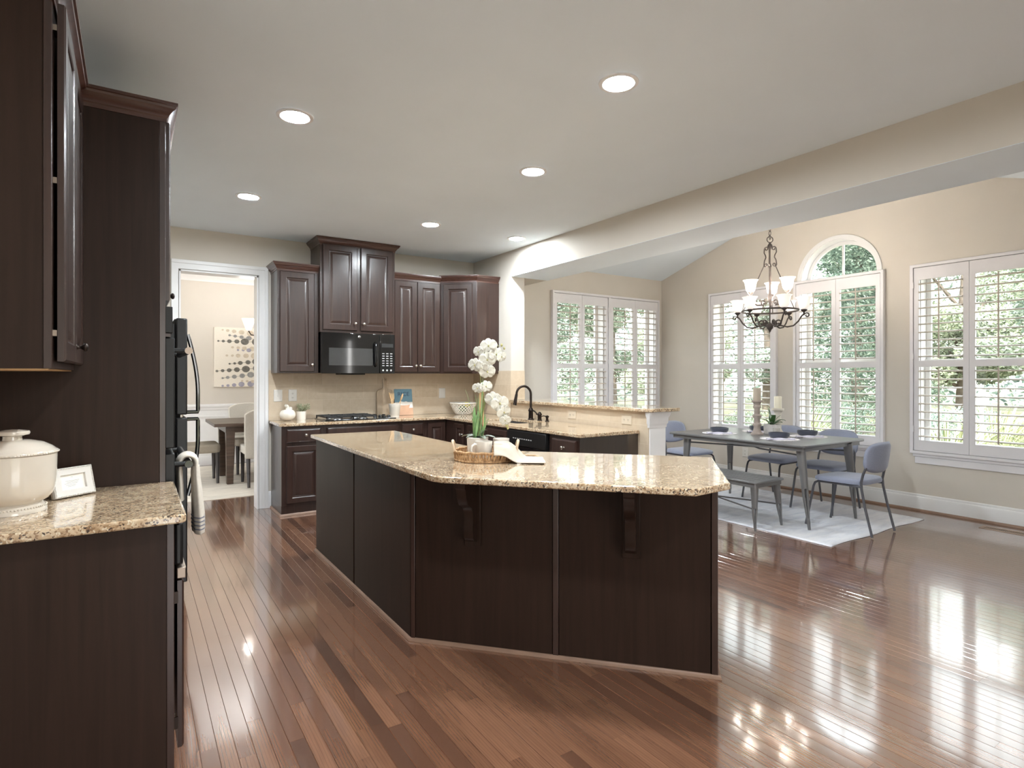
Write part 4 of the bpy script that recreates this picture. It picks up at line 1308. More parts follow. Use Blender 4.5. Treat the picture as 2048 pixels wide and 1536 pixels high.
MB().tube([cpt(HOOP_R, 2 * pi * q / 48, HOOP_Z) for q in range(48)], 0.0062, 8, closed=True, flat=(1.4, 0.7)).build('hoop', 'iron', ch, smooth=60)
for k in range(3):
    a = R(27 + 120 * k)
    MB().tube([cpt(0.055, a, 2.50), cpt(HOOP_R, a, HOOP_Z)], 0.0045, 7).build('stay_rod', 'iron', ch)
def shade_prof(s=1.0):
    o_ = [(0.020, 0.0), (0.034, 0.004), (0.044, 0.020), (0.050, 0.050), (0.055, 0.085), (0.062, 0.105), (0.074, 0.118)]
    i_ = [(0.071, 0.119), (0.059, 0.106), (0.052, 0.085), (0.047, 0.05), (0.041, 0.023), (0.030, 0.008), (0.018, 0.004)]
    return [(r * s, z * s) for r, z in o_ + i_]
def arm(a, r, zs, prof_pts):
    ar = MB().tube([cpt(q, a, z) for q, z in prof_pts], 0.0075, 8)
    ar.tube([cpt(q, a, z) for q, z in list(reversed(scroll((prof_pts[-1][0] + 0.026, zs - 0.060), 0.026, 1.15, R(180), 18, -1)))], 0.006, 7)
    ao = ar.build('arm', 'iron', ch, smooth=60)
    MB().lathe([(0, -0.045), (0.008, -0.044), (0.008, -0.03), (0.028, -0.012), (0.030, -0.004), (0.018, 0.0), (0, 0.0)], cpt(r, a, zs), 18).build('socket_cup', 'iron', ao, smooth=50)
    so = MB().lathe(shade_prof(), cpt(r, a, zs + 0.001), 26).build('glass_shade', 'lit_shade', ch, smooth=70)
    return so
for k in range(6):
    a = R(-63 + 60 * k)
    r = 0.308
    zs = 2.035
    pr_ = list(reversed(scroll((0.075, 1.915), 0.034, 1.2, R(-90), 18, 1))) + [(0.10, 1.885), (0.16, 1.868), (0.215, 1.878), (0.258, 1.92), (0.284, 1.965), (r, zs - 0.045)]
    arm(a, r, zs, pr_)
for k in range(3):
    a = R(-93 + 120 * k)
    r = 0.195
    zs = 2.225
    pr_ = list(reversed(scroll((0.062, 2.12), 0.030, 1.1, R(-90), 18, 1))) + [(0.09, 2.093), (0.13, 2.092), (0.17, 2.115), (r, zs - 0.045)]
    arm(a, r, zs, pr_)
for k in range(6):
    a = R(-63 + 60 * k)
    ld = bpy.data.lights.new('bulb', 'POINT')
    ld.energy = 1.4
    ld.color = (1.0, 0.92, 0.82)
    ld.shadow_soft_size = 0.03
    lo = bpy.data.objects.new('bulb', ld)
    COL.objects.link(lo)
    lo.location = cpt(0.308, a, 2.17)

# ------------------------------------------------------------------ bay: rug, table, bench, chairs
rg = MB()
nx, ny = 24, 34
vs, fs = [], []
for j in range(ny + 1):
    for i in range(nx + 1):
        x = 4.70 + (6.36 - 4.70) * i / nx
        y = 2.50 + (5.05 - 2.50) * j / ny
        curl = 0.0010 * max(0.0, 1 - j / 2.2) * sin(i * 0.62) ** 2 if 4 < i < 20 else 0.0
        vs.append((x, y + (0.012 * sin(i * 0.5) if j == 0 else 0), 0.0065 + curl))
for j in range(ny):
    for i in range(nx):
        q = j * (nx + 1) + i
        fs.append((q, q + 1, q + nx + 2, q + nx + 1))
n0 = len(vs)
o = rg.add(vs, fs).build('area_rug', 'rug', None, smooth=60)
sm_ = o.modifiers.new('thick', 'SOLIDIFY')
sm_.thickness = 0.0055
sm_.offset = -1
tag(o, 'pale blue-white area rug under the metal dining table', 'rug')

TX0, TX1, TY0, TY1, TZ = 4.93, 5.99, 2.85, 4.40, 0.765
tb = thing('dining_table', 'gunmetal metal dining table with splayed legs on the pale rug', 'table', ((TX0 + TX1) / 2, (TY0 + TY1) / 2, 0.008))
tp_ = MB().prism(rrect(TX0, TY0, TX1, TY1, 0.035), TZ - 0.022, TZ)
tp_.build('tabletop', 'gunmetal', tb, bevel=0.006)
ap = MB()
ap.plate([rrect(TX0 + 0.03, TY0 + 0.03, TX1 - 0.03, TY1 - 0.03, 0.03), rrect(TX0 + 0.036, TY0 + 0.036, TX1 - 0.036, TY1 - 0.036, 0.03)], lambda a, b, t: (a, b, t), TZ - 0.058, TZ - 0.0225)
ap.build('apron', 'gunmetal', tb)
def sheet_leg(parent, top, foot, zt, z0, w0, w1, name='leg'):
    """tapered pressed-steel leg with a long slot, ending in a small foot"""
    t_, f_ = Vector((*top, zt)), Vector((*foot, z0))
    L = lambda k: t_.lerp(f_, k)
    mb = MB()
    mb.tube([L(0), L(0.12), L(0.50)], [w0, w0 * 0.97, w0 * 0.62 + w1 * 0.2], 12)
    d = Vector((f_.x - t_.x, f_.y - t_.y, 0))
    sd = Vector((R_[0], R_[1], 0))
    for s_ in (-1, 1):
        o1 = sd * (w0 * 0.42) * s_
        o2 = sd * (w1 * 0.42) * s_
        mb.tube([L(0.46) + o1, L(0.60) + o1 * 0.95, L(0.84) + o2, L(0.93) + o2], [w0 * 0.36, w0 * 0.33, w1 * 0.62, w1 * 0.6], 8)
    mb.tube([L(0.86), L(0.93), L(1.0)], [w1, w1 * 0.9, w1 * 0.78], 10)
    return mb.build(name, 'gunmetal', parent, smooth=60)
R_ = (0.837, -0.547)
for (tx, ty, fx, fy) in ((TX0 + 0.105, TY0 + 0.10, 5.036, 2.869), (TX1 - 0.25, TY0 + 0.045, 5.818, 2.857), (TX0 + 0.13, TY1 - 0.16, 5.03, 4.275), (TX1 - 0.17, TY1 - 0.14, 5.834, 4.272)):
    sheet_leg(tb, (tx, ty), (fx, fy), TZ - 0.03, 0.0095, 0.040, 0.016)
cb_ = MB().tube([(TX0 + 0.12, TY0 + 0.12, 0.66), (5.42, 3.62, 0.63), (TX1 - 0.18, TY1 - 0.16, 0.66)], 0.008, 8)
cb_.build('cross_brace', 'gunmetal', tb)
cb_ = MB().tube([(TX1 - 0.24, TY0 + 0.07, 0.66), (5.43, 3.62, 0.646), (TX0 + 0.14, TY1 - 0.17, 0.66)], 0.008, 8)
cb_.build('cross_brace', 'gunmetal', tb)

bn = thing('bench', 'gunmetal metal bench on the near side of the dining table', 'bench', (4.75, 3.6, 0.008))
MB().prism(rrect(4.52, 3.05, 4.96, 4.19, 0.03), 0.435, 0.452).build('seat', 'gunmetal', bn, bevel=0.005)
rb = MB()
for x in (4.60, 4.68, 4.76, 4.84, 4.90):
    rb.box(x - 0.012, 3.12, 0.4522, x + 0.012, 4.12, 0.4545)
rb.build('seat_rib', 'gunmetal', bn, bevel=0.001)
MB().plate([rrect(4.535, 3.065, 4.945, 4.175, 0.03), rrect(4.541, 3.071, 4.939, 4.169, 0.03)], lambda a, b, t: (a, b, t), 0.40, 0.4348).build('apron', 'gunmetal', bn)
for (tx, ty, fx, fy) in ((4.58, 3.105, 4.592, 3.106), (4.925, 3.12, 4.992, 3.106), (4.58, 4.13, 4.592, 4.15), (4.925, 4.13, 4.992, 4.15)):
    sheet_leg(bn, (tx, ty), (fx, fy), 0.42, 0.0095, 0.034, 0.013)
MB().tube([(4.595, 3.13, 0.20), (4.80, 3.62, 0.19), (4.98, 4.12, 0.20)], 0.007, 8).build('cross_brace', 'gunmetal', bn)
MB().tube([(4.98, 3.13, 0.20), (4.80, 3.62, 0.205), (4.595, 4.12, 0.20)], 0.007, 8).build('cross_brace', 'gunmetal', bn)

# upholstered chairs with tube legs; local front = +Y
def make_chair(label):
    c = thing('dining_chair', label, 'chair', (0, 0, 0), 'blue-grey chairs round the metal table')
    # seat cushion: rounded outline, domed
    out = []
    for q in range(40):
        a = 2 * pi * q / 40
        e = 0.42
        x = 0.225 * (abs(cos(a)) ** e) * (1 if cos(a) >= 0 else -1)
        y = 0.225 * (abs(sin(a)) ** e) * (1 if sin(a) >= 0 else -1)
        x *= 1.0 + 0.04 * y / 0.225
        out.append((x, y + 0.01))
    vs, fs = [], []
    layers = [(0.90, 0.432), (0.985, 0.436), (1.0, 0.452), (0.985, 0.470), (0.94, 0.479), (0.6, 0.485), (0.0, 0.486)]
    for s_, z in layers[:-1]:
        vs += [(x * s_, y * s_, z - 0.010 * max(0.0, y) / 0.225 * (1 if z > 0.46 else 0.4)) for x, y in out]
    for l_ in range(len(layers) - 2):
        for q in range(40):
            w = (q + 1) % 40
            fs.append((l_ * 40 + q, l_ * 40 + w, (l_ + 1) * 40 + w, (l_ + 1) * 40 + q))
    fs.append(tuple(range(40)))
    fs.append(tuple(range((len(layers) - 2) * 40, (len(layers) - 1) * 40)))
    MB().add(vs, fs).build('seat', 'fabric', c, smooth=60)
    # backrest pad, curved round the sitter
    vs, fs = [], []
    NA, NB = 20, 12
    def bk(u, v, off):
        w, h = 0.215, 0.135
        e = 0.5
        x = w * u
        z = 0.675 + h * v
        y = -0.262 + 0.055 * u * u - 0.035 * (z - 0.56) / 0.26
        return (x, y + off, z)
    def sq(u, v):                 # squircle mapping
        r = max(abs(u), abs(v))
        if r < 1e-6:
            return (0, 0)
        a = atan2(v, u)
        k = r / ((abs(cos(a)) ** 3.2 + abs(sin(a)) ** 3.2) ** (1 / 3.2))
        return (k * cos(a), k * sin(a))
    for side in (1, -1):
        for j in range(NB + 1):
            for i in range(NA + 1):
                u, v = sq(-1 + 2 * i / NA, -1 + 2 * j / NB)
                r = (abs(u) ** 3.2 + abs(v) ** 3.2) ** (1 / 3.2)
                th = 0.018 * sqrt(max(0.0, 1 - r ** 6))
                vs.append(bk(u, v, th * side))
    n1 = (NA + 1) * (NB + 1)
    for sd in (0, 1):
        for j in range(NB):
            for i in range(NA):
                q = sd * n1 + j * (NA + 1) + i
                fs.append((q, q + 1, q + NA + 2, q + NA + 1))
    mb = MB().add(vs, fs)
    b_ = mb.build('backrest', 'fabric', c, smooth=80)
    bm = bmesh.new()
    bm.from_mesh(b_.data)
    bmesh.ops.remove_doubles(bm, verts=bm.verts, dist=0.0004)
    bmesh.ops.recalc_face_normals(bm, faces=bm.faces)
    bm.to_mesh(b_.data)
    bm.free()
    r = 0.0105
    for s_ in (-1, 1):
        MB().tube([(0.20 * s_, -0.285, 0.0095), (0.196 * s_, -0.225, 0.25), (0.19 * s_, -0.195, 0.40), (0.188 * s_, -0.19, 0.46), (0.186 * s_, -0.205, 0.53), (0.178 * s_, -0.225, 0.59), (0.17 * s_, -0.235, 0.65)], r, 9).build('leg', 'darkmetal', c, smooth=60)
        MB().tube([(0.215 * s_, 0.285, 0.0095), (0.205 * s_, 0.250, 0.20), (0.196 * s_, 0.222, 0.37), (0.194 * s_, 0.208, 0.405), (0.193 * s_, 0.18, 0.420), (0.19 * s_, 0.05, 0.422), (0.19 * s_, -0.192, 0.422)], r, 9).build('leg', 'darkmetal', c, smooth=60)
    MB().tube([(-0.19, -0.10, 0.422), (0.19, -0.10, 0.422)], 0.008, 8).tube([(-0.19, 0.12, 0.420), (0.19, 0.12, 0.420)], 0.008, 8).build('seat_rail', 'darkmetal', c)
    return c
chA = make_chair('blue-grey chair at the near end of the table, its legs over the rug edge')
place(chA, 5.44, 2.725, 0.0, 0)
place(copy_tree(chA), 6.02, 3.255, 0.0, 90, 'blue-grey chair on the window side of the table, nearer the near end')
place(copy_tree(chA), 6.055, 3.85, 0.0, 90, 'blue-grey chair on the window side of the table, behind the plant pot')
place(copy_tree(chA), 5.735, 4.79, 0.0, 180, 'blue-grey chair at the far end of the table beside the white post')

# ------------------------------------------------------------------ on the dining table
def bowl_prof(r, h, t=0.007):
    return [(0, 0.0), (r * 0.72, 0.0), (r * 0.90, h * 0.18), (r, h * 0.55), (r, h), (r - t, h), (r - t * 1.2, h * 0.55), (r * 0.85, h * 0.28), (r * 0.6, t), (0, t)]
def make_mat(label):
    n = 72
    vs, fs = [], []
    out, mid = [], []
    mb = MB()
    rr = lambda i, k: k * (0.172 + 0.007 * (1 if i % 2 else -1))
    ring0 = [(0.172 * 0.86 * cos(2 * pi * i / n), 0.172 * 0.86 * sin(2 * pi * i / n)) for i in range(n)]
    ring1 = [(rr(i, 1) * cos(2 * pi * i / n), rr(i, 1) * sin(2 * pi * i / n)) for i in range(n)]
    mb.prism(ring1, 0.0005, 0.0035)
    mb.prism(ring0, 0.003, 0.0055)
    o = mb.build('placemat', 'placemat', None, smooth=30)
    return tag(o, label, 'placemat', 'round fringed placemats on the dining table')
def make_napkin(label):
    mb = MB()
    vs, fs = [], []
    for j in range(7):
        for i in range(13):
            x, y = -0.13 + 0.26 * i / 12, -0.032 + 0.064 * j / 6
            z = 0.004 + 0.012 * (1 - abs(j - 3) / 3.4) + 0.003 * sin(i * 0.9 + j)
            vs.append((x, y * (1 - 0.25 * cos(pi * (i - 6) / 12)), z))
    for j in range(6):
        for i in range(12):
            q = j * 13 + i
            fs.append((q, q + 1, q + 14, q + 13))
    o = mb.add(vs, fs).build('cloth_napkin', 'lavender', None, smooth=80)
    s_ = o.modifiers.new('thick', 'SOLIDIFY')
    s_.thickness = 0.003
    return tag(o, label, 'napkin', 'folded napkins on the dining table')
def make_bowl(label):
    o = MB().lathe(bowl_prof(0.095, 0.052), seg=36).build('bowl', 'bowl_dark', None, smooth=50)
    return tag(o, label, 'bowl', 'dark bowls on the dining table')
def make_tumbler(label):
    o = MB().lathe([(0, 0.0), (0.028, 0.0), (0.033, 0.09), (0.031, 0.09), (0.0265, 0.006), (0, 0.006)], seg=24).build('tumbler', 'tumbler', None, smooth=50)
    return tag(o, label, 'glass', 'clear tumblers on the dining table')
MT = TZ + 0.0005
spots = [(5.26, 3.29, 'front of the potted plant', 40), (5.72, 3.27, 'near end of the table by the window side', 40), (5.26, 3.98, 'bench side of the table, far end', 40), (5.78, 3.86, 'window side of the table behind the tall candle', 40)]
f4 = None
for (x, y, w, a) in spots:
    if f4 is None:
        f4 = [make_mat('x'), make_napkin('x'), make_bowl('x'), make_tumbler('x')]
        q4 = f4
    else:
        q4 = [copy_tree(o) for o in f4]
    place(q4[0], x, y, MT, 0, 'white fringed round placemat, ' + w)
    place(q4[1], x - 0.085, y - 0.06, MT + 0.0045, a - 75, 'folded lavender napkin, ' + w)
    place(q4[2], x + 0.035, y + 0.03, MT + 0.0065, 0, 'dark slate bowl, ' + w)
    place(q4[3], x + 0.165, y + 0.135, MT, 0, 'clear tumbler glass, ' + w)
f4[3].location.x -= 0.01

def candle_holder(label, prof, mat, x, y, z):
    o = MB().lathe(prof, seg=30).build('candle_holder', mat, None, smooth=45)
    place(o, x, y, z)
    return tag(o, label, 'candle holder')
hp = [(0, 0), (0.062, 0), (0.064, 0.012), (0.050, 0.022), (0.036, 0.05), (0.032, 0.085), (0.044, 0.10), (0.044, 0.112), (0.030, 0.125), (0.030, 0.17), (0.046, 0.19), (0.048, 0.20), (0.030, 0.215), (0.028, 0.27), (0.040, 0.285), (0.040, 0.295), (0.032, 0.31), (0.040, 0.335), (0.054, 0.343), (0.054, 0.358), (0, 0.358)]
candle_holder('tall weathered turned candle holder with tan candle', hp, simple('weathered_wood', rgb(172, 158, 150), 0.7, var=0.15, nscale=18, bump=0.2), 5.46, 3.67, MT)
hq = [(0, 0), (0.058, 0), (0.060, 0.012), (0.046, 0.022), (0.034, 0.05), (0.034, 0.10), (0.046, 0.12), (0.048, 0.132), (0.034, 0.145), (0.030, 0.175), (0.034, 0.215), (0.044, 0.236), (0.062, 0.246), (0.062, 0.266), (0, 0.266)]
candle_holder('shorter white turned candle holder beside the plant pot', hq, 'matte_white', 5.80, 3.65, MT)
o = MB().lathe([(0, 0.0005), (0.038, 0.0005), (0.038, 0.126), (0.034, 0.130), (0.01, 0.127), (0, 0.127)], seg=26).build('pillar_candle', 'candle_tan', None, smooth=45)
place(o, 5.46, 3.67, MT + 0.358)
tag(o, 'tan pillar candle on the tall weathered holder', 'candle')
o = MB().lathe([(0, 0.0005), (0.038, 0.0005), (0.038, 0.124), (0.034, 0.128), (0.01, 0.125), (0, 0.125)], seg=26).build('pillar_candle', 'candle', None, smooth=45)
place(o, 5.80, 3.65, MT + 0.266)
tag(o, 'ivory pillar candle on the white turned holder', 'candle')

def leaf_blade(mb, base, yaw, length, width, rise, droop, n=8, cup=0.25):
    """arching strap leaf"""
    b = Vector(base)
    d = Vector((cos(yaw), sin(yaw), 0))
    sd = Vector((-sin(yaw), cos(yaw), 0))
    vs, fs = [], []
    for i in range(n + 1):
        t = i / n
        p = b + d * (length * (t - 0.15 * t * t)) + Vector((0, 0, 1)) * (rise * (t * 1.6 - t * t * 0.6) - droop * t ** 2.4)
        w = width * (sin(pi * min(1, 0.12 + 0.88 * t)) ** 0.7) * (1 if t < 0.999 else 0.05)
        vs += [p - sd * w + Vector((0, 0, cup * w)), p, p + sd * w + Vector((0, 0, cup * w))]
    for i in range(n):
        for k in (0, 1):
            fs.append((i * 3 + k, i * 3 + k + 1, i * 3 + 4 + k, i * 3 + 3 + k))
    k0 = len(vs)
    vs2 = [v + Vector((0, 0, -0.0012)) for v in vs]
    return mb.add(vs + vs2, fs + [tuple(i + k0 for i in f)[::-1] for f in fs] + [(i * 3, i * 3 + 3, k0 + i * 3 + 3, k0 + i * 3) for i in range(n)] + [(i * 3 + 2, k0 + i * 3 + 2, k0 + i * 3 + 5, i * 3 + 5) for i in range(n)])

pp = thing('potted_plant', 'small green strap-leaf plant in a whitewashed pot between the candle holders', 'plant', (5.645, 3.62, MT))
po = MB().lathe([(0, 0.0), (0.072, 0.0), (0.080, 0.02), (0.083, 0.105), (0.079, 0.105), (0.075, 0.09), (0, 0.088)], (5.645, 3.62, MT + 0.0005), 30).build('pot', simple('whitewashed_clay', rgb(222, 218, 216), 0.75, var=0.16, nscale=22, bump=0.3), pp, smooth=50)
lm = MB()
for (yaw, L, wd, rs, dr_) in ((200, 0.17, 0.024, 0.08, 0.05), (150, 0.15, 0.026, 0.10, 0.03), (95, 0.05, 0.022, 0.19, 0.0), (40, 0.12, 0.026, 0.13, 0.02), (-30, 0.18, 0.024, 0.10, 0.05), (-95, 0.15, 0.026, 0.07, 0.03), (300, 0.10, 0.024, 0.12, 0.01), (230, 0.10, 0.024, 0.14, 0.02)):
    leaf_blade(lm, (5.645, 3.62, MT + 0.088), R(yaw), L, wd, rs, dr_)
lm.build('leaves', 'leaf', pp, smooth=70)

# wall socket under the table and floor register by the wall
def wall_plate(name, label, O, U, N, kind, cat, group='wall plates in the kitchen and bay'):
    t_ = thing(name, label, cat, O, group)
    pm_ = 'cream_plastic' if kind == 'wide' else 'white_plastic'
    mb = MB().frame(O, U, N)
    w, h = (0.085, 0.125)
    if kind == 'wide':
        w, h = 0.122, 0.084
    mb.rings(w, h, [(0, 0.0006), (0, 0.004), (0.004, 0.007), (0.006, 0.007)], -w / 2, -h / 2)
    mb.build('cover_plate', pm_, t_, smooth=25)
    if kind == 'toggle':
        MB().frame(O, U, N).box(-0.005, -0.012, 0.0072, 0.005, 0.012, 0.016).build('toggle', 'white_plastic', t_, bevel=0.001)
    elif kind == 'rocker':
        MB().frame(O, U, N).box(-0.017, -0.033, 0.0072, 0.017, 0.033, 0.010).build('rocker', 'white_plastic', t_, bevel=0.001)
    else:
        for s_ in (-1, 1):
            mb = MB().frame(O, U, N)
            c0 = (0, 0.022 * s_) if kind == 'outlet' else (0.024 * s_, 0)
            mb.lathe([(0, 0.0072), (0.017, 0.0072), (0.017, 0.009), (0, 0.009)], (c0[0], c0[1], 0), 20)
            ro = mb.build('receptacle', pm_, t_, smooth=30)
            mb = MB().frame(O, U, N)
            for dx in (-0.006, 0.006):
                mb.box(c0[0] + dx - 0.0012, c0[1] - 0.004, 0.0091, c0[0] + dx + 0.0012, c0[1] + 0.006, 0.0096)
            mb.box(c0[0] - 0.002, c0[1] - 0.011, 0.0091, c0[0] + 0.002, c0[1] - 0.007, 0.0096)
            mb.build('slot', 'cast_iron', ro)
    return t_
wall_plate('light_switch', 'white toggle switch plate beside the doorway', (1.282, YB - 0.0095, 1.171), BU, BN, 'toggle', 'light switch')
wall_plate('wall_outlet', 'white outlet plate above the small potted herb', (1.43, YB - 0.0095, 1.171), BU, BN, 'outlet', 'outlet')
wall_plate('light_switch', 'white rocker switch plate between the cookbook and lattice bowl', (3.198, YB - 0.0095, 1.167), BU, BN, 'rocker', 'light switch')
wall_plate('wall_outlet', 'white outlet plate on the tiled half wall nearer the faucet', (XS - 0.0025, 4.485, 0.995), PU, PN, 'wide', 'outlet')
wall_plate('wall_outlet', 'white outlet plate on the tiled half wall near its end', (XS - 0.0025, 3.727, 0.993), PU, PN, 'wide', 'outlet')
wall_plate('wall_outlet', 'white outlet low on the bay wall behind the table leg', (XB - 0.0005, 4.70, 0.375), UY, NX, 'outlet', 'outlet')
fv = thing('floor_register', 'slotted floor register in the wood floor by the window wall', 'vent', (6.49, 1.92, 0))
MB().plate([rect(6.435, 1.75, 6.555, 2.09), rect(6.45, 1.77, 6.54, 2.07)], lambda a, b, t: (a, b, t), 0.0004, 0.004).build('frame', 'register', fv)
lv = MB()
for i in range(22):
    y = 1.776 + i * 0.0136
    lv.box(6.4505, y, 0.0004, 6.5395, y + 0.006, 0.0034)
lv.build('slats', 'register', fv)
MB().box(6.4505, 1.7705, 0.0002, 6.5395, 2.0695, 0.0008).build('slot_well', 'shade_in', fv)

# ------------------------------------------------------------------ on the worktops
Z = SL1 + 0.0005
# cooktop
ck = thing('cooktop', 'black gas cooktop with cast grates set in the granite', 'cooktop', (2.035, 6.21, Z))
MB().prism(rrect(1.645, 5.99, 2.415, 6.43, 0.02), Z, Z + 0.010).build('glass_plate', 'black_gloss', ck, bevel=0.003)
for (x, y, r) in ((1.79, 6.10, 0.05), (1.79, 6.32, 0.042), (2.07, 6.10, 0.042), (2.07, 6.32, 0.05)):
    b_ = MB().lathe([(0, 0), (r * 1.25, 0), (r * 1.2, 0.006), (r, 0.009), (r, 0.014), (r * 0.8, 0.017), (0, 0.017)], (x, y, Z + 0.0105), 24).build('burner', 'steel', ck, smooth=40)
    MB().lathe([(0, 0), (r * 0.75, 0), (r * 0.72, 0.008), (0, 0.009)], (x, y, Z + 0.028), 24).build('burner_cap', 'cast_iron', b_, smooth=40)
for (x0, x1) in ((1.66, 1.925), (1.935, 2.20)):
    g_ = MB()
    for x in (x0, x1 - 0.012):
        g_.box(x, 6.005, Z + 0.030, x + 0.012, 6.415, Z + 0.044)
    for y in (6.005, 6.205, 6.403):
        g_.box(x0, y, Z + 0.030, x1, y + 0.012, Z + 0.044)
    for y in (6.10, 6.31):
        g_.box(x0, y, Z + 0.032, x1, y + 0.010, Z + 0.048)
    xm = (x0 + x1) / 2
    g_.box(xm - 0.005, 6.005, Z + 0.032, xm + 0.005, 6.415, Z + 0.048)
    for x in (x0, x1 - 0.012):
        for y in (6.005, 6.403):
            g_.box(x, y, Z + 0.0102, x + 0.012, y + 0.012, Z + 0.030)
    g_.build('grate', 'cast_iron', ck, bevel=0.002)
for i in range(5):
    MB().lathe([(0, 0), (0.021, 0), (0.019, 0.018), (0.016, 0.024), (0, 0.025)], (2.30 + 0.07 * (i % 2), 6.035 + 0.08 * i, Z + 0.0104), 18).build('knob', 'black_gloss', ck, smooth=40)

# white pumpkin
pk = thing('ceramic_pumpkin', 'white ceramic pumpkin with a thick stem beside the small herb', 'decoration', (1.35, 6.33, Z))
vs, fs = [], []
ns, nr = 40, 14
for i in range(nr + 1):
    t = pi * i / nr
    for j in range(ns):
        a = 2 * pi * j / ns
        k = 1 + 0.045 * abs(cos(4 * a)) - 0.03
        r = 0.078 * sin(t) ** 0.85 * k
        z = 0.062 * cos(t) + 0.062 - (0.014 * max(0, cos(t)) ** 8)
        vs.append((1.35 + r * cos(a), 6.33 + r * sin(a), Z + z))
for i in range(nr):
    for j in range(ns):
        w = (j + 1) % ns
        fs.append((i * ns + j, i * ns + w, (i + 1) * ns + w, (i + 1) * ns + j))
MB().add(vs, fs).build('body', 'matte_white', pk, smooth=80)
MB().tube([(1.35, 6.33, Z + 0.105), (1.348, 6.328, Z + 0.135), (1.342, 6.322, Z + 0.152), (1.325, 6.308, Z + 0.160)], [0.026, 0.019, 0.016, 0.013], 10).tube([(1.37, 6.34, Z + 0.105), (1.385, 6.35, Z + 0.125), (1.395, 6.36, Z + 0.118)], [0.022, 0.02, 0.012], 10).build('stem', 'matte_white', pk, smooth=70)

# small herb
hb_ = thing('potted_herb', 'small silvery herb in a white pot beside the ceramic pumpkin', 'plant', (1.50, 6.39, Z))
MB().lathe([(0, 0), (0.045, 0), (0.050, 0.09), (0.046, 0.09), (0.042, 0.075), (0, 0.073)], (1.50, 6.39, Z), 26).build('pot', 'matte_white', hb_, smooth=45)
random.seed(3)
lf, st2 = MB(), MB()
for k in range(26):
    a = random.uniform(0, 2 * pi)
    L = random.uniform(0.03, 0.11)
    hgt = random.uniform(0.03, 0.105)
    if sin(a) > 0.3:
        L *= 0.5
    base = Vector((1.50, 6.39, Z + 0.072))
    tip = base + Vector((cos(a) * L, sin(a) * L * 0.7, hgt))
    st2.tube([base, base.lerp(tip, 0.5) + Vector((0, 0, 0.01)), tip], 0.0012, 5)
    for q in range(7):
        p = base.lerp(tip, 0.35 + 0.65 * q / 6)
        leaf_blade(lf, p, random.uniform(0, 2 * pi), 0.028, 0.0075, 0.008, 0.004, 3)
st2.build('stems', 'stem', hb_)
lf.build('leaves', 'herb', hb_, smooth=70)

# cutting board, crock with utensils, cookbook
cbx, cby = 2.43, 6.452
bd_ = MB()
out = [(-0.105, 0.0), (0.105, 0.0), (0.105, 0.265), (0.098, 0.285), (0.075, 0.305), (0.035, 0.318), (0.026, 0.335), (0.022, 0.37), (0.028, 0.415), (0.026, 0.437), (0.012, 0.448), (-0.012, 0.448), (-0.026, 0.437), (-0.028, 0.415), (-0.022, 0.37), (-0.026, 0.335), (-0.035, 0.318), (-0.075, 0.305), (-0.098, 0.285), (-0.105, 0.265)]
tl_ = R(5)
bd_.plate([out, [(0.009 * cos(2 * pi * q / 14), 0.42 + 0.009 * sin(2 * pi * q / 14)) for q in range(14)]],
          lambda a, b, t: (2.455 + a, 6.42 + b * sin(tl_) + t * cos(tl_), Z + 0.0016 + b * cos(tl_) - t * sin(tl_)), 0.0, 0.016)
o = bd_.build('cutting_board', 'board', None, bevel=0.003)
tag(o, 'paddle cutting board leaning on the tile behind the utensil crock', 'cutting board')
cr_ = MB().lathe([(0, 0), (0.052, 0), (0.054, 0.02), (0.0555, 0.022), (0.057, 0.05), (0.0585, 0.052), (0.0605, 0.082), (0.062, 0.084), (0.064, 0.112), (0.0655, 0.114), (0.068, 0.150), (0.064, 0.150), (0.050, 0.012), (0, 0.010)], (2.498, 6.262, Z), 32).build('utensil_crock', 'matte_white', None, smooth=35)
tag(cr_, 'white ribbed crock of wooden utensils beside the cooktop', 'crock')
def utensil(nm, label, base, tip, kind):
    b, t = Vector(base), Vector(tip)
    o_ = thing(nm, label, 'utensil', base, 'wooden utensils in the white crock')
    d = (t - b)
    MB().tube([b, b + d * 0.68], [0.006, 0.007], 8).build('handle', 'woodlight', o_)
    sd = Vector((1, 0, 0))
    if kind == 'spoon':
        mb = MB()
        n = d.normalized()
        c_ = b + d * 0.84
        rings_ = 9
        pts, rr = [], []
        for q in range(rings_):
            k = -1 + 2 * q / (rings_ - 1)
            pts.append(c_ + n * (k * d.length * 0.17))
            rr.append(0.024 * sqrt(max(0.02, 1 - k * k)))
        mb.tube(pts, rr, 12, flat=(0.32, 1.0))
        mb.build('spoon_bowl', 'woodlight', o_, smooth=70)
    elif kind == 'fork':
        mb = MB()
        for k in (-1, 0, 1):
            mb.tube([b + d * 0.68 + sd * 0.004 * k, b + d * 0.76 + sd * 0.014 * k, b + d * 1.0 + sd * 0.016 * k], [0.006, 0.006, 0.004], 8)
        mb.build('tines', 'woodlight', o_, smooth=60)
    else:
        MB().tube([b + d * 0.68, b + d * 0.80, b + d], [0.007, 0.013, 0.012], 10, flat=(0.5, 1.0)).build('blade', 'woodlight', o_, smooth=60)
utensil('wooden_spatula', 'pale wooden spatula leaning left in the white crock', (2.498, 6.255, Z + 0.012), (2.418, 6.23, Z + 0.275), 'spatula')
utensil('wooden_fork', 'wooden pasta fork standing in the middle of the white crock', (2.488, 6.268, Z + 0.012), (2.478, 6.285, Z + 0.265), 'fork')
utensil('wooden_spoon', 'wooden spoon leaning right in the white crock', (2.508, 6.255, Z + 0.012), (2.588, 6.24, Z + 0.262), 'spoon')
bk = thing('cookbook', 'teal and white cookbook lettered RICE leaning on the tile', 'book', (2.682, 6.42, Z))
tl_ = R(9)
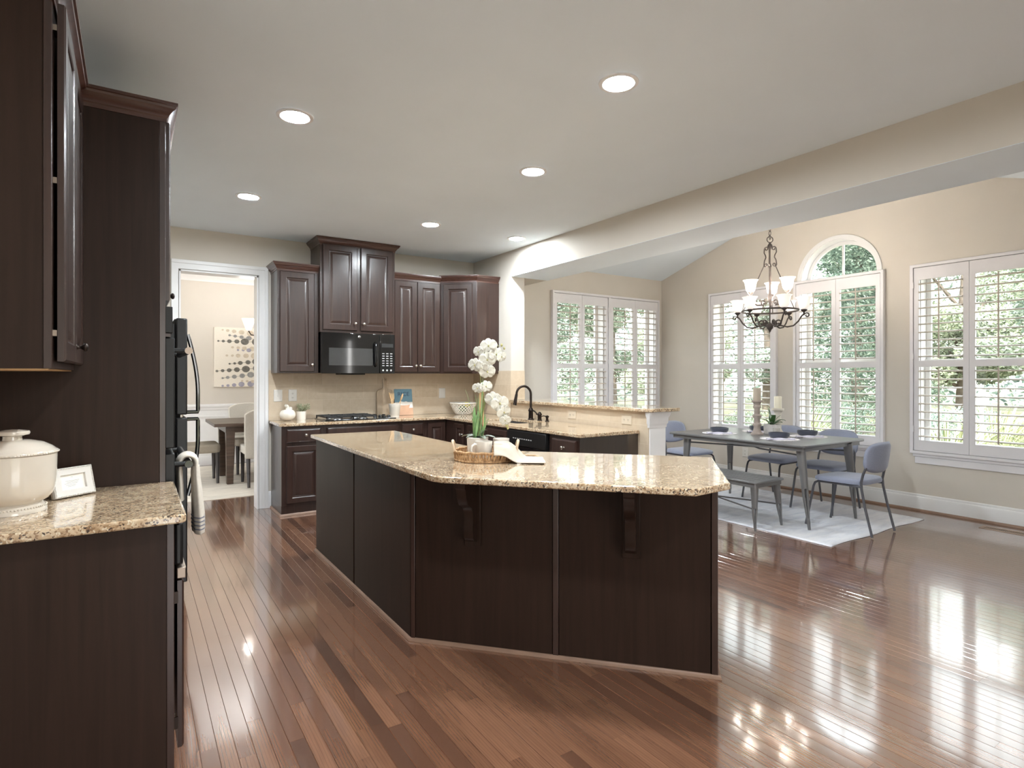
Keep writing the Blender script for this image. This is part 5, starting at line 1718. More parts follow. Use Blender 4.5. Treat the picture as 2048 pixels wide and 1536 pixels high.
def bkf(a, b, t):
    return (2.682 + a, 6.418 + b * sin(tl_) + t * cos(tl_), Z + 0.0022 + b * cos(tl_) - t * sin(tl_))
def bpl(loops, t0, t1, nm, mat, par):
    return MB().plate(loops, bkf, t0, t1).build(nm, mat, par, smooth=0)
bw, bh = 0.112, 0.31
cov = bpl([rect(-bw, 0, bw, bh)], 0.0, 0.003, 'cover', 'book_white', bk)
bpl([rect(-bw + 0.003, 0.003, bw - 0.005, bh - 0.003)], 0.0032, 0.0135, 'pages', 'book_white', bk)
bpl([rect(-bw, 0.155, bw, bh)], -0.0006, -0.0001, 'printed_band', 'book_blue', cov)
bpl([rect(-bw, 0.0, bw, 0.085)], -0.0006, -0.0001, 'printed_table', 'book_tan', cov)
bpl([arc((0.0, 0.125), 0.075, 180, 360, 20)], -0.0011, -0.0007, 'printed_bowl', 'book_tan', cov)
bpl([[(0.080 * cos(2 * pi * q / 26), 0.128 + 0.034 * abs(sin(2 * pi * q / 26)) * (1 + 0.15 * sin(7 * 2 * pi * q / 26)) if sin(2 * pi * q / 26) > 0 else 0.128 - 0.012 * abs(sin(2 * pi * q / 26))) for q in range(26)]], -0.0016, -0.0012, 'printed_rice', 'book_white', cov)
vs, fs = text_mesh('RICE', 0.066, 0.0002)
MB().add([bkf(x * 1.1 + 0.002, y + 0.248, -0.0009 + z) for x, y, z in vs], fs).build('title_lettering', 'book_navy', cov, smooth=0)

# lattice bowl with a lemon
lbc = (3.36, 6.22)
lb_ = thing('lattice_bowl', 'white ceramic lattice bowl in the counter corner', 'bowl', (lbc[0], lbc[1], Z))
def lrad(z):
    t = z / 0.135
    return 0.085 + 0.075 * t ** 0.8
MB().lathe([(0, 0), (0.084, 0), (0.088, 0.010), (0.084, 0.014), (0, 0.010)], (*lbc, Z), 36).build('base', 'matte_white', lb_, smooth=45)
MB().tube([(lbc[0] + 0.161 * cos(2 * pi * q / 40), lbc[1] + 0.161 * sin(2 * pi * q / 40), Z + 0.136) for q in range(40)], 0.008, 8, closed=True).build('rim', 'matte_white', lb_, smooth=60)
lt = MB()
for k in range(22):
    for sg in (-1, 1):
        lt.tube([(lbc[0] + lrad(z) * cos(2 * pi * k / 22 + sg * z * 7.5), lbc[1] + lrad(z) * sin(2 * pi * k / 22 + sg * z * 7.5), Z + z) for z in (0.008, 0.03, 0.055, 0.08, 0.105, 0.134)], 0.0058, 6)
lt.build('lattice', 'matte_white', lb_, smooth=60)
o = MB().ball((0, 0, 0), (0.040, 0.034, 0.034)).build('lemon', 'yellow', None, smooth=80)
place(o, lbc[0] + 0.045, lbc[1] - 0.01, Z + 0.112)
tag(o, 'yellow-green lemon topping the fruit in the lattice bowl', 'lemon')
o = MB().ball((0, 0, 0), (0.052, 0.052, 0.048)).build('lime', 'leaf', None, smooth=80)
place(o, lbc[0] - 0.005, lbc[1], Z + 0.060)
tag(o, 'green lime inside the lattice bowl', 'lime')

# faucet, sprayer, soap pump
fa = thing('kitchen_faucet', 'oiled bronze gooseneck kitchen faucet behind the sink', 'faucet', (3.553, 5.065, Z))
fx, fy = 3.553, 5.065
MB().lathe([(0, 0), (0.034, 0), (0.034, 0.006), (0.026, 0.012), (0.024, 0.085), (0.029, 0.092), (0.029, 0.100), (0.022, 0.112), (0.016, 0.125), (0, 0.126)], (fx, fy, Z), 22).build('base', 'bronze', fa, smooth=45)
pts = [(fx, fy, Z + 0.12), (fx, fy, Z + 0.26)]
for q in range(13):
    a = pi * q / 12
    pts.append((fx - 0.075 + 0.075 * cos(a), fy + 0.05 * (1 - cos(a)) * 0.5, Z + 0.27 + 0.085 * sin(a)))
MB().tube(pts, 0.0125, 12).build('spout', 'bronze', fa, smooth=60)
e = pts[-1]
MB().tube([e, (e[0] - 0.012, e[1] + 0.002, e[2] - 0.06), (e[0] - 0.022, e[1] + 0.004, e[2] - 0.115)], [0.0145, 0.017, 0.020], 12).build('spray_head', 'bronze', fa, smooth=60)
MB().tube([(fx, fy - 0.02, Z + 0.098), (fx, fy - 0.06, Z + 0.094), (fx, fy - 0.10, Z + 0.074), (fx - 0.004, fy - 0.115, Z + 0.062)], [0.010, 0.008, 0.007, 0.009], 10).build('lever', 'bronze', fa, smooth=60)
sp_ = MB().lathe([(0, 0), (0.026, 0), (0.026, 0.005), (0.020, 0.010), (0.020, 0.050), (0.025, 0.058), (0.025, 0.066), (0.014, 0.082), (0.009, 0.090), (0, 0.092)], (3.553, 4.905, Z), 20).build('side_sprayer', 'bronze', None, smooth=45)
tag(sp_, 'short bronze side sprayer right of the faucet', 'faucet')
so_ = thing('soap_dispenser', 'small bronze soap pump, last of the fittings behind the sink', 'soap dispenser', (3.553, 4.775, Z))
MB().lathe([(0, 0), (0.022, 0), (0.022, 0.005), (0.014, 0.010), (0.013, 0.035), (0.019, 0.042), (0.019, 0.052), (0.010, 0.060), (0, 0.061)], (3.553, 4.775, Z), 18).build('body', 'bronze', so_, smooth=45)
MB().tube([(3.553, 4.775, Z + 0.050), (3.515, 4.79, Z + 0.056), (3.495, 4.80, Z + 0.050)], 0.005, 8).build('nozzle', 'bronze', so_)

# ------------------------------------------------------------------ on the near left counter
jx, jy = -0.345, 2.60
jr = thing('ginger_jar', 'large white ceramic lidded jar with beaded rims', 'jar', (jx, jy, Z))
MB().lathe([(0, 0), (0.094, 0), (0.094, 0.012), (0.084, 0.026), (0.082, 0.032), (0.098, 0.042), (0.110, 0.058), (0.117, 0.080), (0.1205, 0.115), (0.1215, 0.155), (0.1225, 0.196), (0.118, 0.198), (0.116, 0.155), (0.110, 0.08), (0.08, 0.045), (0, 0.04)], (jx, jy, Z), 56).build('body', 'ceramic', jr, smooth=50)
bb = MB()
for k in range(64):
    a = 2 * pi * k / 64
    bb.ball((jx + 0.092 * cos(a), jy + 0.092 * sin(a), Z + 0.018), 0.0030, 6, 4)
bb.build('bead_band', 'ceramic', jr, smooth=80)
ldd = MB().lathe([(0, 0.2465), (0.05, 0.244), (0.085, 0.235), (0.108, 0.221), (0.120, 0.210), (0.124, 0.2085), (0.127, 0.204), (0.126, 0.1985), (0.115, 0.1985), (0.0, 0.1985)], (jx, jy, Z), 56).build('lid', 'ceramic', jr, smooth=50)
bb = MB()
for k in range(84):
    a = 2 * pi * k / 84
    bb.ball((jx + 0.1255 * cos(a), jy + 0.1255 * sin(a), Z + 0.202), 0.0032, 6, 4)
bb.build('bead_band', 'ceramic', ldd, smooth=80)
MB().lathe([(0.028, 0.240), (0.026, 0.252), (0.026, 0.258), (0.046, 0.264), (0.048, 0.270), (0.046, 0.276), (0.020, 0.281), (0, 0.282)], (jx, jy, Z), 36).build('knob', 'ceramic', ldd, smooth=50)

fo = thing('photo_frame', 'small white beaded frame leaning back beside the jar', 'frame', (-0.19, 2.80, Z))
fu = Vector((cos(R(39)), sin(R(39)), 0))
fn = Vector((sin(R(39)), -cos(R(39)), 0))
ta = R(14)
def ff(a, b, t):
    return tuple(Vector((-0.19, 2.80, Z + 0.001)) + fu * a + Vector((0, 0, 1)) * (b * cos(ta) + t * sin(ta)) + fn * (-b * sin(ta) + t * cos(ta)))
fw, fh = 0.076, 0.112
MB().plate([rect(-fw, 0, fw, fh), rect(-0.046, 0.028, 0.046, 0.084)], ff, 0.0, 0.016).build('frame', 'white_plastic', fo, bevel=0.002)
MB().plate([rect(-fw + 0.002, 0.002, fw - 0.002, fh - 0.002)], ff, -0.010, -0.0002).build('back', 'candle_tan', fo)
cdm = MB().plate([rect(-0.0455, 0.0285, 0.0455, 0.0835)], ff, 0.0005, 0.006).build('card', 'book_white', fo)
bdm = MB()
for k in range(26):
    a = -fw + 0.004 + (2 * fw - 0.008) * k / 25
    for b in (0.004, fh - 0.004):
        bdm.ball(ff(a, b, 0.017), 0.0026, 6, 4)
for k in range(1, 18):
    b = 0.004 + (fh - 0.008) * k / 18
    for a in (-fw + 0.004, fw - 0.004):
        bdm.ball(ff(a, b, 0.017), 0.0026, 6, 4)
bdm.build('bead_border', 'white_plastic', fo, smooth=80)
ln = MB()
for (a0, a1, b) in ((-0.004, 0.004, 0.074), (-0.026, 0.026, 0.060), (-0.022, 0.022, 0.055), (-0.030, 0.018, 0.050), (-0.026, 0.012, 0.044), (-0.02, 0.008, 0.039)):
    ln.plate([rect(a0, b, a1, b + 0.0014)], ff, 0.0062, 0.0065)
ln.build('printed_lines', 'ink', cdm)
MB().plate([[(-0.02, 0.06), (0.02, 0.06), (0.03, 0.005), (-0.03, 0.005)]], lambda a, b, t: tuple(Vector(ff(a, b, -0.0105)) - fn * ((0.06 - b) * 0.8) - fn * t - Vector((0, 0, 1)) * 0.0), 0.0, 0.003).build('easel_back', 'candle_tan', fo)

# ------------------------------------------------------------------ island tray
tx, ty = 1.645, 2.785
tu = Vector((0.857, -0.515, 0))           # across the view
tv = Vector((0.515, 0.857, 0))
def tp2(a, b, z):
    p = Vector((tx, ty, 0)) + tu * a + tv * b
    return (p.x, p.y, z)
tr_ = thing('wicker_tray', 'round woven wicker tray holding the orchid and mugs', 'tray', (tx, ty, Z))
TA, TB = 0.172, 0.158
base_ = [tp2(TA * 0.95 * cos(2 * pi * q / 40), TB * 0.95 * sin(2 * pi * q / 40), 0)[:2] for q in range(40)]
MB().prism(base_, Z, Z + 0.010).build('base', 'wicker', tr_)
wl = MB()
nst = 58
for k in range(nst):
    a0 = 2 * pi * k / nst
    for sg in (-1, 1):
        pts, = [[tp2((TA - 0.004 + 0.006 * (z / 0.05)) * cos(a0 + sg * z * 1.6), (TB - 0.004 + 0.006 * (z / 0.05)) * sin(a0 + sg * z * 1.6), Z + z + 0.004) for z in (0.0, 0.015, 0.03, 0.046)]]
        wl.tube(pts, 0.0056, 6)
wl.build('woven_side', 'wicker', tr_, smooth=60)
MB().tube([tp2(TA * 1.01 * cos(2 * pi * q / 48), TB * 1.01 * sin(2 * pi * q / 48), Z + 0.052 + 0.002 * sin(q * 2)) for q in range(48)], 0.0075, 7, closed=True).tube([tp2(TA * 0.985 * cos(2 * pi * q / 48), TB * 0.985 * sin(2 * pi * q / 48), Z + 0.006) for q in range(48)], 0.006, 7, closed=True).build('rim', 'wicker', tr_, smooth=60)
for sg in (-1, 1):
    c0 = sg * TA * 0.99
    pts = []
    for q in range(13):
        a = pi * q / 12
        pts.append(tp2(c0 + sg * 0.012 * sin(a), 0.05 * cos(a), Z + 0.05 + 0.055 * sin(a) ** 0.7))
    MB().tube(pts, 0.0075, 8).build('handle', 'beads', tr_, smooth=60)

# orchid
ox, oy = tp2(-0.045, 0.03, 0)[:2]
orc = thing('potted_orchid', 'white artificial orchid with blade leaves in a white pot on the tray', 'plant', (ox, oy, Z + 0.011))
PZ = Z + 0.0105
MB().lathe([(0, 0), (0.050, 0), (0.056, 0.02), (0.060, 0.110), (0.056, 0.112), (0.053, 0.098), (0, 0.096)], (ox, oy, PZ), 32).build('pot', 'matte_white', orc, smooth=45)
MB().lathe([(0, 0.102), (0.03, 0.101), (0.0525, 0.0975)], (ox, oy, PZ), 20).build('soil', 'soil', orc)
u3 = lambda a, b, z: tuple(Vector((ox, oy, 0)) + tu * a + tv * b + Vector((0, 0, z)))
stemm = MB()
s1 = [u3(0.0, 0, PZ + 0.10), u3(0.02, 0.005, PZ + 0.22), u3(0.038, 0.0, PZ + 0.31), u3(0.018, 0.0, PZ + 0.42), u3(0.012, -0.005, PZ + 0.50), u3(0.03, 0, PZ + 0.57), u3(0.06, 0, PZ + 0.62), u3(0.10, 0, PZ + 0.64), u3(0.12, 0.0, PZ + 0.62)]
s2 = [u3(0.01, 0.01, PZ + 0.10), u3(0.03, 0.005, PZ + 0.25), u3(0.05, 0, PZ + 0.33), u3(0.09, 0.0, PZ + 0.355), u3(0.13, -0.005, PZ + 0.31), u3(0.155, -0.005, PZ + 0.24), u3(0.165, -0.005, PZ + 0.19)]
stemm.tube(s1, 0.0032, 7).tube(s2, 0.003, 7)
stemm.build('stems', 'stem', orc, smooth=60)
MB().tube([u3(0.012, 0.012, PZ + 0.10), u3(0.015, 0.012, PZ + 0.38)], 0.0055, 8).tube([u3(0.03, 0.02, PZ + 0.10), u3(0.034, 0.02, PZ + 0.40)], 0.004, 8).build('support_stick', 'woodlight', orc)
random.seed(11)
bl = MB()
for k in range(16):
    a = random.uniform(-1, 1) * 0.025
    b = random.uniform(-0.02, 0.025)
    yaw = random.uniform(0, 2 * pi)
    leaf_blade(bl, u3(a, b, PZ + 0.098), yaw, random.uniform(0.02, 0.065), random.uniform(0.005, 0.009), random.uniform(0.10, 0.19), 0.0, 7)
for k in range(9):
    yaw = random.uniform(0, 2 * pi)
    leaf_blade(bl, u3(random.uniform(-0.02, 0.02), 0.0, PZ + 0.098), yaw, random.uniform(0.02, 0.09), 0.0022, random.uniform(0.22, 0.36), 0.0, 7)
bl.build('blade_leaves', 'leaf_pale', orc, smooth=70)
bl = MB()
for (yaw, L, w_) in ((150, 0.125, 0.024), (-20, 0.13, 0.022), (-62, 0.11, 0.02), (20, 0.07, 0.02), (200, 0.08, 0.02)):
    wyaw = atan2(tu.y, tu.x) + R(yaw)
    leaf_blade(bl, u3(0.0, 0.0, PZ + 0.108), wyaw, L, w_, 0.022 if yaw != 20 else 0.06, 0.022, 8)
bl.build('broad_leaves', 'leaf_dark', orc, smooth=70)
def blossom(c, facing, size, roll=0.0):
    """five petals, the two side ones widest, plus a lip"""
    n = Vector(facing).normalized()
    up = Vector((0, 0, 1)) - n * n.z
    up.normalize()
    sd = up.cross(n)
    mb = MB()
    for (ang, L, w_) in ((90 + roll, 0.9, 0.40), (10 + roll, 1.0, 0.62), (170 + roll, 1.0, 0.62), (230 + roll, 0.85, 0.36), (310 + roll, 0.85, 0.36)):
        d = sd * cos(R(ang)) + up * sin(R(ang))
        e = n.cross(d)
        vs, fs = [], []
        N_ = 7
        for i in range(N_ + 1):
            t = i / N_
            wdt = size * w_ * sin(pi * (0.05 + 0.92 * t) ** 1.25) ** 0.7
            for q in range(5):
                s_ = -1 + q / 2
                p = Vector(c) + d * (size * L * t) + e * (wdt * s_) + n * (size * (0.10 * t - 0.20 * t * t + 0.05 * s_ * s_ * t + 0.03 * sin(5 * s_ + 3 * t)))
                vs.append(p)
        for i in range(N_):
            for q in range(4):
                fs.append((i * 5 + q, i * 5 + q + 1, i * 5 + 6 + q, i * 5 + 5 + q))
        mb.add(vs, fs)
    ob = mb.build('blossom', 'petal', orc, smooth=80)
    s_ = ob.modifiers.new('thick', 'SOLIDIFY')
    s_.thickness = 0.0012
    MB().ball(tuple(Vector(c) + n * size * 0.07), (size * 0.10, size * 0.10, size * 0.13), 8, 6).build('lip', 'pistil', ob, smooth=80)
fc = (-tv).normalized()
for (a, b, z, s_, yw, ptc, rl) in ((0.062, -0.018, 0.622, 0.046, -10, 0.1, 5), (0.005, 0.0, 0.59, 0.034, -35, -0.05, -15), (0.105, -0.01, 0.575, 0.044, 25, 0.0, 15), (0.055, -0.02, 0.545, 0.046, 5, -0.1, 0), (0.135, 0.0, 0.562, 0.034, 40, -0.1, 20),
                             (-0.015, -0.012, 0.515, 0.042, -30, 0.0, -10), (0.055, -0.015, 0.478, 0.044, 10, -0.15, 8), (0.022, -0.02, 0.50, 0.036, -15, -0.2, 0), (0.0, -0.01, 0.385, 0.032, -25, 0.0, -10), (0.048, -0.012, 0.395, 0.036, 20, 0.05, 10),
                             (0.085, -0.02, 0.325, 0.044, -10, 0.0, 0), (0.125, -0.022, 0.30, 0.050, 15, -0.05, 12), (0.148, -0.012, 0.25, 0.042, 30, -0.2, 20), (0.155, -0.016, 0.205, 0.032, 10, -0.25, 0)):
    yy = R(yw)
    n = Vector((fc.x * cos(yy) - fc.y * sin(yy), fc.x * sin(yy) + fc.y * cos(yy), ptc))
    blossom(u3(a, b, PZ + z), n, s_ * 1.08, rl)
bud = MB()
for (a, z, r) in ((0.165, 0.178, 0.009), (0.170, 0.160, 0.006), (0.135, 0.628, 0.007), (0.150, 0.61, 0.006)):
    bud.ball(u3(a, 0, PZ + z), (r, r, r * 1.4), 8, 6)
bud.build('buds', 'pistil', orc, smooth=80)

def mug(label, a, b, hyaw):
    p = tp2(a, b, PZ)
    m_ = thing('mug', label, 'mug', p, 'white mugs on the wicker tray')
    MB().lathe([(0, 0), (0.040, 0), (0.043, 0.004), (0.0465, 0.09), (0.0468, 0.1), (0.0438, 0.1), (0.0425, 0.09), (0.040, 0.010), (0, 0.008)], p, 32).build('body', 'mug', m_, smooth=45)
    dx, dy = cos(hyaw), sin(hyaw)
    hp_ = [(0.044, 0.082), (0.056, 0.086), (0.072, 0.078), (0.078, 0.056), (0.072, 0.034), (0.058, 0.022), (0.043, 0.024)]
    MB().tube([(p[0] + dx * r, p[1] + dy * r, p[2] + z) for r, z in hp_], 0.0062, 8).build('handle', 'mug', m_, smooth=60)
ya = atan2(-tv.y, -tv.x)
mug('white mug in front of the orchid pot, handle to the left', -0.008, -0.078, ya - R(62))
mug('white mug at the right of the tray behind the linen', 0.088, 0.055, ya - R(15))

# linen draped from the tray onto the counter
vs, fs = [], []
NI, NJ = 34, 20
for i in range(NI + 1):
    t = i / NI
    for j in range(NJ + 1):
        s_ = j / NJ
        a = 0.045 + 0.275 * t + 0.05 * sin(pi * t) * (s_ - 0.4)
        b = -0.168 + 0.166 * s_ - 0.030 * t + 0.025 * t * s_
        over = max(0.0, 1 - max(0.0, t - 0.22) / 0.36)
        over = over * over * (3 - 2 * over)
        pleat = 0.5 + 0.5 * sin(s_ * 10.5 - 2.2 * t)
        z = Z + 0.004 + (0.030 + 0.052 * min(1.0, s_ * 2.6)) * over + 0.013 * pleat * (1 - 0.65 * t) + 0.004 * sin(s_ * 23 + t * 9) * (1 - t)
        vs.append(tp2(a, b, max(z, Z + 0.004)))
for i in range(NI):
    for j in range(NJ):
        q = i * (NJ + 1) + j
        fs.append((q, q + 1, q + NJ + 2, q + NJ + 1))
o = MB().add(vs, fs).build('linen_napkin', 'napkin', None, smooth=80)
s_ = o.modifiers.new('thick', 'SOLIDIFY')
s_.thickness = 0.006
s_.offset = 1
s_ = o.modifiers.new('soft', 'SUBSURF')
s_.levels = s_.render_levels = 1
tag(o, 'cream linen napkin draped over the tray rim onto the island', 'napkin')
gb = MB()
for q in range(26):
    a = 2 * pi * q / 26
    gb.ball(tp2(0.255 + 0.042 * cos(a), 0.06 + 0.05 * sin(a), Z + 0.0075), 0.0068, 8, 6)
o = gb.build('bead_garland', 'beads', None, smooth=80)
tag(o, 'loop of pale wooden beads on the island behind the napkin', 'bead garland')

# ------------------------------------------------------------------ dining room furniture
o = MB().box(-0.6, 7.215, 0.0003, 3.3, 9.95, 0.0055).build('area_rug', 'rug_dining', None)
tag(o, 'ivory area rug under the dark wood table beyond the doorway', 'rug')
dt = thing('dining_table', 'dark wood farmhouse table seen through the doorway', 'table', (1.7, 8.5, 0.0085))
MB().box(0.84, 7.98, 0.745, 2.75, 9.02, 0.785).build('tabletop', 'walnut', dt, bevel=0.004)
MB().plate([rect(0.98, 8.09, 2.62, 8.91), rect(1.0, 8.11, 2.60, 8.89)], lambda a, b, t: (a, b, t), 0.66, 0.7445).build('apron', 'walnut', dt)
for (x, y) in ((0.985, 8.09), (0.985, 8.82), (2.53, 8.09), (2.53, 8.82)):
    vs = [(x + 0.01, y + 0.01, 0.0085), (x + 0.085, y + 0.01, 0.0085), (x + 0.085, y + 0.085, 0.0085), (x + 0.01, y + 0.085, 0.0085), (x - 0.002, y - 0.002, 0.744), (x + 0.105, y - 0.002, 0.744), (x + 0.105, y + 0.105, 0.744), (x - 0.002, y + 0.105, 0.744)]
    MB().add(vs, [(3, 2, 1, 0), (4, 5, 6, 7), (0, 1, 5, 4), (1, 2, 6, 5), (2, 3, 7, 6), (3, 0, 4, 7)]).build('leg', 'walnut', dt, bevel=0.003)
def parsons(label, mat):
    c = thing('upholstered_chair', label, 'chair', (0, 0, 0), 'upholstered chairs round the dark wood table')
    mb = MB().prism(rrect(-0.25, -0.20, 0.25, 0.27, 0.06), 0.40, 0.51)
    mb.build('seat', mat, c, bevel=0.025, seg=3)
    vs, fs = [], []
    NA = 16
    for side in (0, 1):
        for j in range(7):
            for i in range(NA + 1):
                u = -1 + 2 * i / NA
                v = j / 6
                x = 0.265 * u * (0.93 + 0.07 * v)
                z = 0.36 + (0.62 - 0.07 * u * u * abs(u)) * v
                y = -0.215 + 0.055 * u * u - 0.09 * v * v - (0.055 if side else 0.0)
                vs.append((x, y, z))
    n1 = 7 * (NA + 1)
    idx = lambda sd, j, i: sd * n1 + j * (NA + 1) + i
    for sd in (0, 1):
        for j in range(6):
            for i in range(NA):
                fs.append((idx(sd, j, i), idx(sd, j, i + 1), idx(sd, j + 1, i + 1), idx(sd, j + 1, i)))
    for i in range(NA):
        fs.append((idx(0, 0, i), idx(0, 0, i + 1), idx(1, 0, i + 1), idx(1, 0, i)))
        fs.append((idx(0, 6, i), idx(0, 6, i + 1), idx(1, 6, i + 1), idx(1, 6, i)))
    for j in range(6):
        fs.append((idx(0, j, 0), idx(0, j + 1, 0), idx(1, j + 1, 0), idx(1, j, 0)))
        fs.append((idx(0, j, NA), idx(0, j + 1, NA), idx(1, j + 1, NA), idx(1, j, NA)))
    MB().add(vs, fs).build('backrest', mat, c, smooth=40, bevel=0.012)
    for (x, y, y2) in ((-0.21, 0.235, 0.24), (0.21, 0.235, 0.24), (-0.21, -0.19, -0.25), (0.21, -0.19, -0.25)):
        MB().tube([(x, y, 0.405), (x, y2, 0.0085)], [0.026, 0.017], 4).build('leg', 'dark_leg', c, smooth=0)
    return c
pc = parsons('cream upholstered chair seen from behind at the near side of the wood table', 'cream_fabric')
place(pc, 1.40, 7.95, 0, 0)
place(copy_tree(pc), 1.43, 9.06, 0, 180, 'cream upholstered chair behind the wood table, facing the doorway')
pc2 = parsons('taupe upholstered chair at the head of the wood table, beside the fridge handle', 'taupe_fabric')
place(pc2, 0.67, 8.47, 0, -90)
# canvas with rows of watercolour dots
cv = thing('wall_art', 'white canvas with rows of grey watercolour dots', 'painting', (1.6, DYF, 1.67))
cvs = MB().box(1.058, DYF - 0.04, 1.206, 2.10, DYF - 0.0015, 2.142).build('canvas', 'canvas', cv, bevel=0.002)
random.seed(21)
dots = {}
rows = [(2.10, 0.12, 'dot_tan', -0.10, 5), (2.02, 0.22, 'dot_grey', -0.14, 5), (1.925, 0.06, 'dot_dark', 0.0, 9), (1.83, 0.26, 'dot_tan', -0.06, 6), (1.79, 0.34, 'dot_lilac', 0.0, 5), (1.70, 0.18, 'dot_tan', 0.0, 7),
        (1.57, 0.22, 'dot_dark', 0.10, 7), (1.455, 0.04, 'dot_dark', 0.08, 8), (1.345, 0.12, 'dot_grey', 0.13, 8), (1.30, 0.40, 'dot_tan', -0.06, 5), (1.215, 0.12, 'dot_lilac', 0.02, 8)]
for (z0, x0, mt, slope, n) in rows:
    x = 1.058 + x0
    r = 0.018
    prev = None
    for k in range(n):
        zc_ = z0 + slope * (x - 1.058 - x0)
        rr = min(0.075, r * random.uniform(0.85, 1.15))
        if zc_ + rr * 0.9 > 2.14:
            zc_ = 2.14 - rr * 0.9
        if zc_ - rr * 0.85 < 1.208:
            zc_ = 1.208 + rr * 0.85
        if x + rr > 2.09:
            break
        mb = dots.setdefault(mt, MB())
        yy = DYF - 0.0403 - 0.00025 * (k % 3 + 1) - 0.0008 * rows.index((z0, x0, mt, slope, n)) / 11
        mb.add([(x + rr * cos(2 * pi * q / 20), yy, zc_ + rr * 0.88 * sin(2 * pi * q / 20)) for q in range(20)], [tuple(range(20))])
        if prev and mt in ('dot_dark', 'dot_grey'):
            px_, pz_ = prev
            mb.add([(px_, yy + 0.0001, pz_ - 0.0025), (x, yy + 0.0001, zc_ - 0.0025), (x, yy + 0.0001, zc_ + 0.0025), (px_, yy + 0.0001, pz_ + 0.0025)], [(0, 1, 2, 3)])
        prev = (x, zc_)
        x += rr * 2.25 + 0.035
        r = min(0.072, r * 1.32)
for mt, mb in dots.items():
    mb.build('painted_dots', mt, cvs, smooth=0)['kind'] = 'stuff'
# dining chandelier, mostly hidden by the casing
dcx, dcy = 1.56, 8.2
dch = thing('chandelier', 'dining room chandelier whose lit glass shade shows beside the casing', 'chandelier', (dcx, dcy, 1.9))
MB().tube([(dcx, dcy, 2.995), (dcx, dcy, 1.93)], 0.008, 8).build('stem', 'bronze', dch)
MB().lathe([(0, 0), (0.065, 0), (0.06, -0.03), (0, -0.035)], (dcx, dcy, 2.999), 20).build('canopy', 'bronze', dch)
for k in range(5):
    a = R(183 + 72 * k)
    r = 0.30
    ar = MB().tube([(dcx, dcy, 1.95), (dcx + 0.15 * cos(a), dcy + 0.15 * sin(a), 1.90), (dcx + 0.27 * cos(a), dcy + 0.27 * sin(a), 1.915), (dcx + r * cos(a), dcy + r * sin(a), 1.965)], 0.007, 8).build('arm', 'bronze', dch, smooth=60)
    MB().lathe([(0.035, 0.0), (0.045, 0.02), (0.095, 0.155), (0.092, 0.155), (0.042, 0.022), (0.0, 0.004)], (dcx + r * cos(a), dcy + r * sin(a), 1.97), 4, rz=R(20)).build('glass_shade', 'lit_shade', dch, smooth=0)
    ld = bpy.data.lights.new('bulb', 'POINT')
    ld.energy = 3.4
    ld.color = (1.0, 0.96, 0.91)
    ld.shadow_soft_size = 0.03
    lo = bpy.data.objects.new('bulb', ld)
    COL.objects.link(lo)
    lo.location = (dcx + r * cos(a), dcy + r * sin(a), 2.13)

# ------------------------------------------------------------------ garden
GZ = -0.45
gd = MB()
gd.box(-60, -60, GZ - 0.2, 90, 90, GZ)
o = gd.build('lawn', 'lawn', None, smooth=0)
o['label'] = 'sunlit dry lawn outside the windows'
o['category'] = 'lawn'
o['kind'] = 'structure'
def leaf_cloud(mb, blobs, n, size, rnd):
    for _ in range(n):
        c, r = rnd.choice(blobs)
        d = Vector((rnd.gauss(0, 1), rnd.gauss(0, 1), rnd.gauss(0, 1))).normalized()
        p = Vector(c) + Vector((d.x * r[0], d.y * r[1], d.z * r[2])) * (rnd.uniform(0.35, 1.0) ** 0.5)
        u = Vector((rnd.gauss(0, 1), rnd.gauss(0, 1), rnd.gauss(0, 0.6))).normalized()
        v = u.orthogonal().normalized()
        s_ = size * rnd.uniform(0.6, 1.3)
        mb.add([p - u * s_, p + v * s_ * 0.45, p + u * s_, p - v * s_ * 0.45], [(0, 1, 2, 3)])
def tree(label, mat, h, spread, seed, kind='broad'):
    rnd = random.Random(seed)
    t_ = thing('tree', label, 'tree', (0, 0, 0), 'trees beyond the lawn')
    tk = MB().tube([(0, 0, -0.05), (0.05, 0.02, h * 0.3), (0, 0.08, h * 0.6), (0.05, 0, h * 0.9)], [0.20, 0.16, 0.10, 0.03], 9)
    blobs = []
    if kind == 'broad':
        for k in range(15):
            a = rnd.uniform(0, 2 * pi)
            rr = spread * rnd.uniform(0.2, 0.75)
            z = h * rnd.uniform(0.22, 0.92)
            b = spread * rnd.uniform(0.32, 0.5)
            c = (rr * cos(a), rr * sin(a), z)
            blobs.append((c, (b, b, b * 0.62)))
            tk.tube([(0, 0.04, z * 0.7), (c[0] * 0.6, c[1] * 0.6, z * 0.9), c], [0.06, 0.04, 0.015], 6)
    else:
        for k in range(18):
            z = h * (0.10 + 0.86 * k / 17)
            b = spread * (1.02 - 0.86 * k / 17)
            a = k * 2.4
            blobs.append(((0.35 * b * cos(a), 0.35 * b * sin(a), z), (b * 0.8, b * 0.8, h * 0.055)))
    tk.build('trunk', 'bark', t_)
    cr = MB()
    leaf_cloud(cr, blobs, 36000, 0.062, rnd)
    cr.build('crown', mat, t_, smooth=0)
    return t_
TREES = [tree('x', 'fol1', 8.0, 2.0, 5), tree('x', 'fol2', 9.0, 2.1, 6, 'pine'), tree('x', 'fol3', 5.6, 2.0, 8)]
used = set()
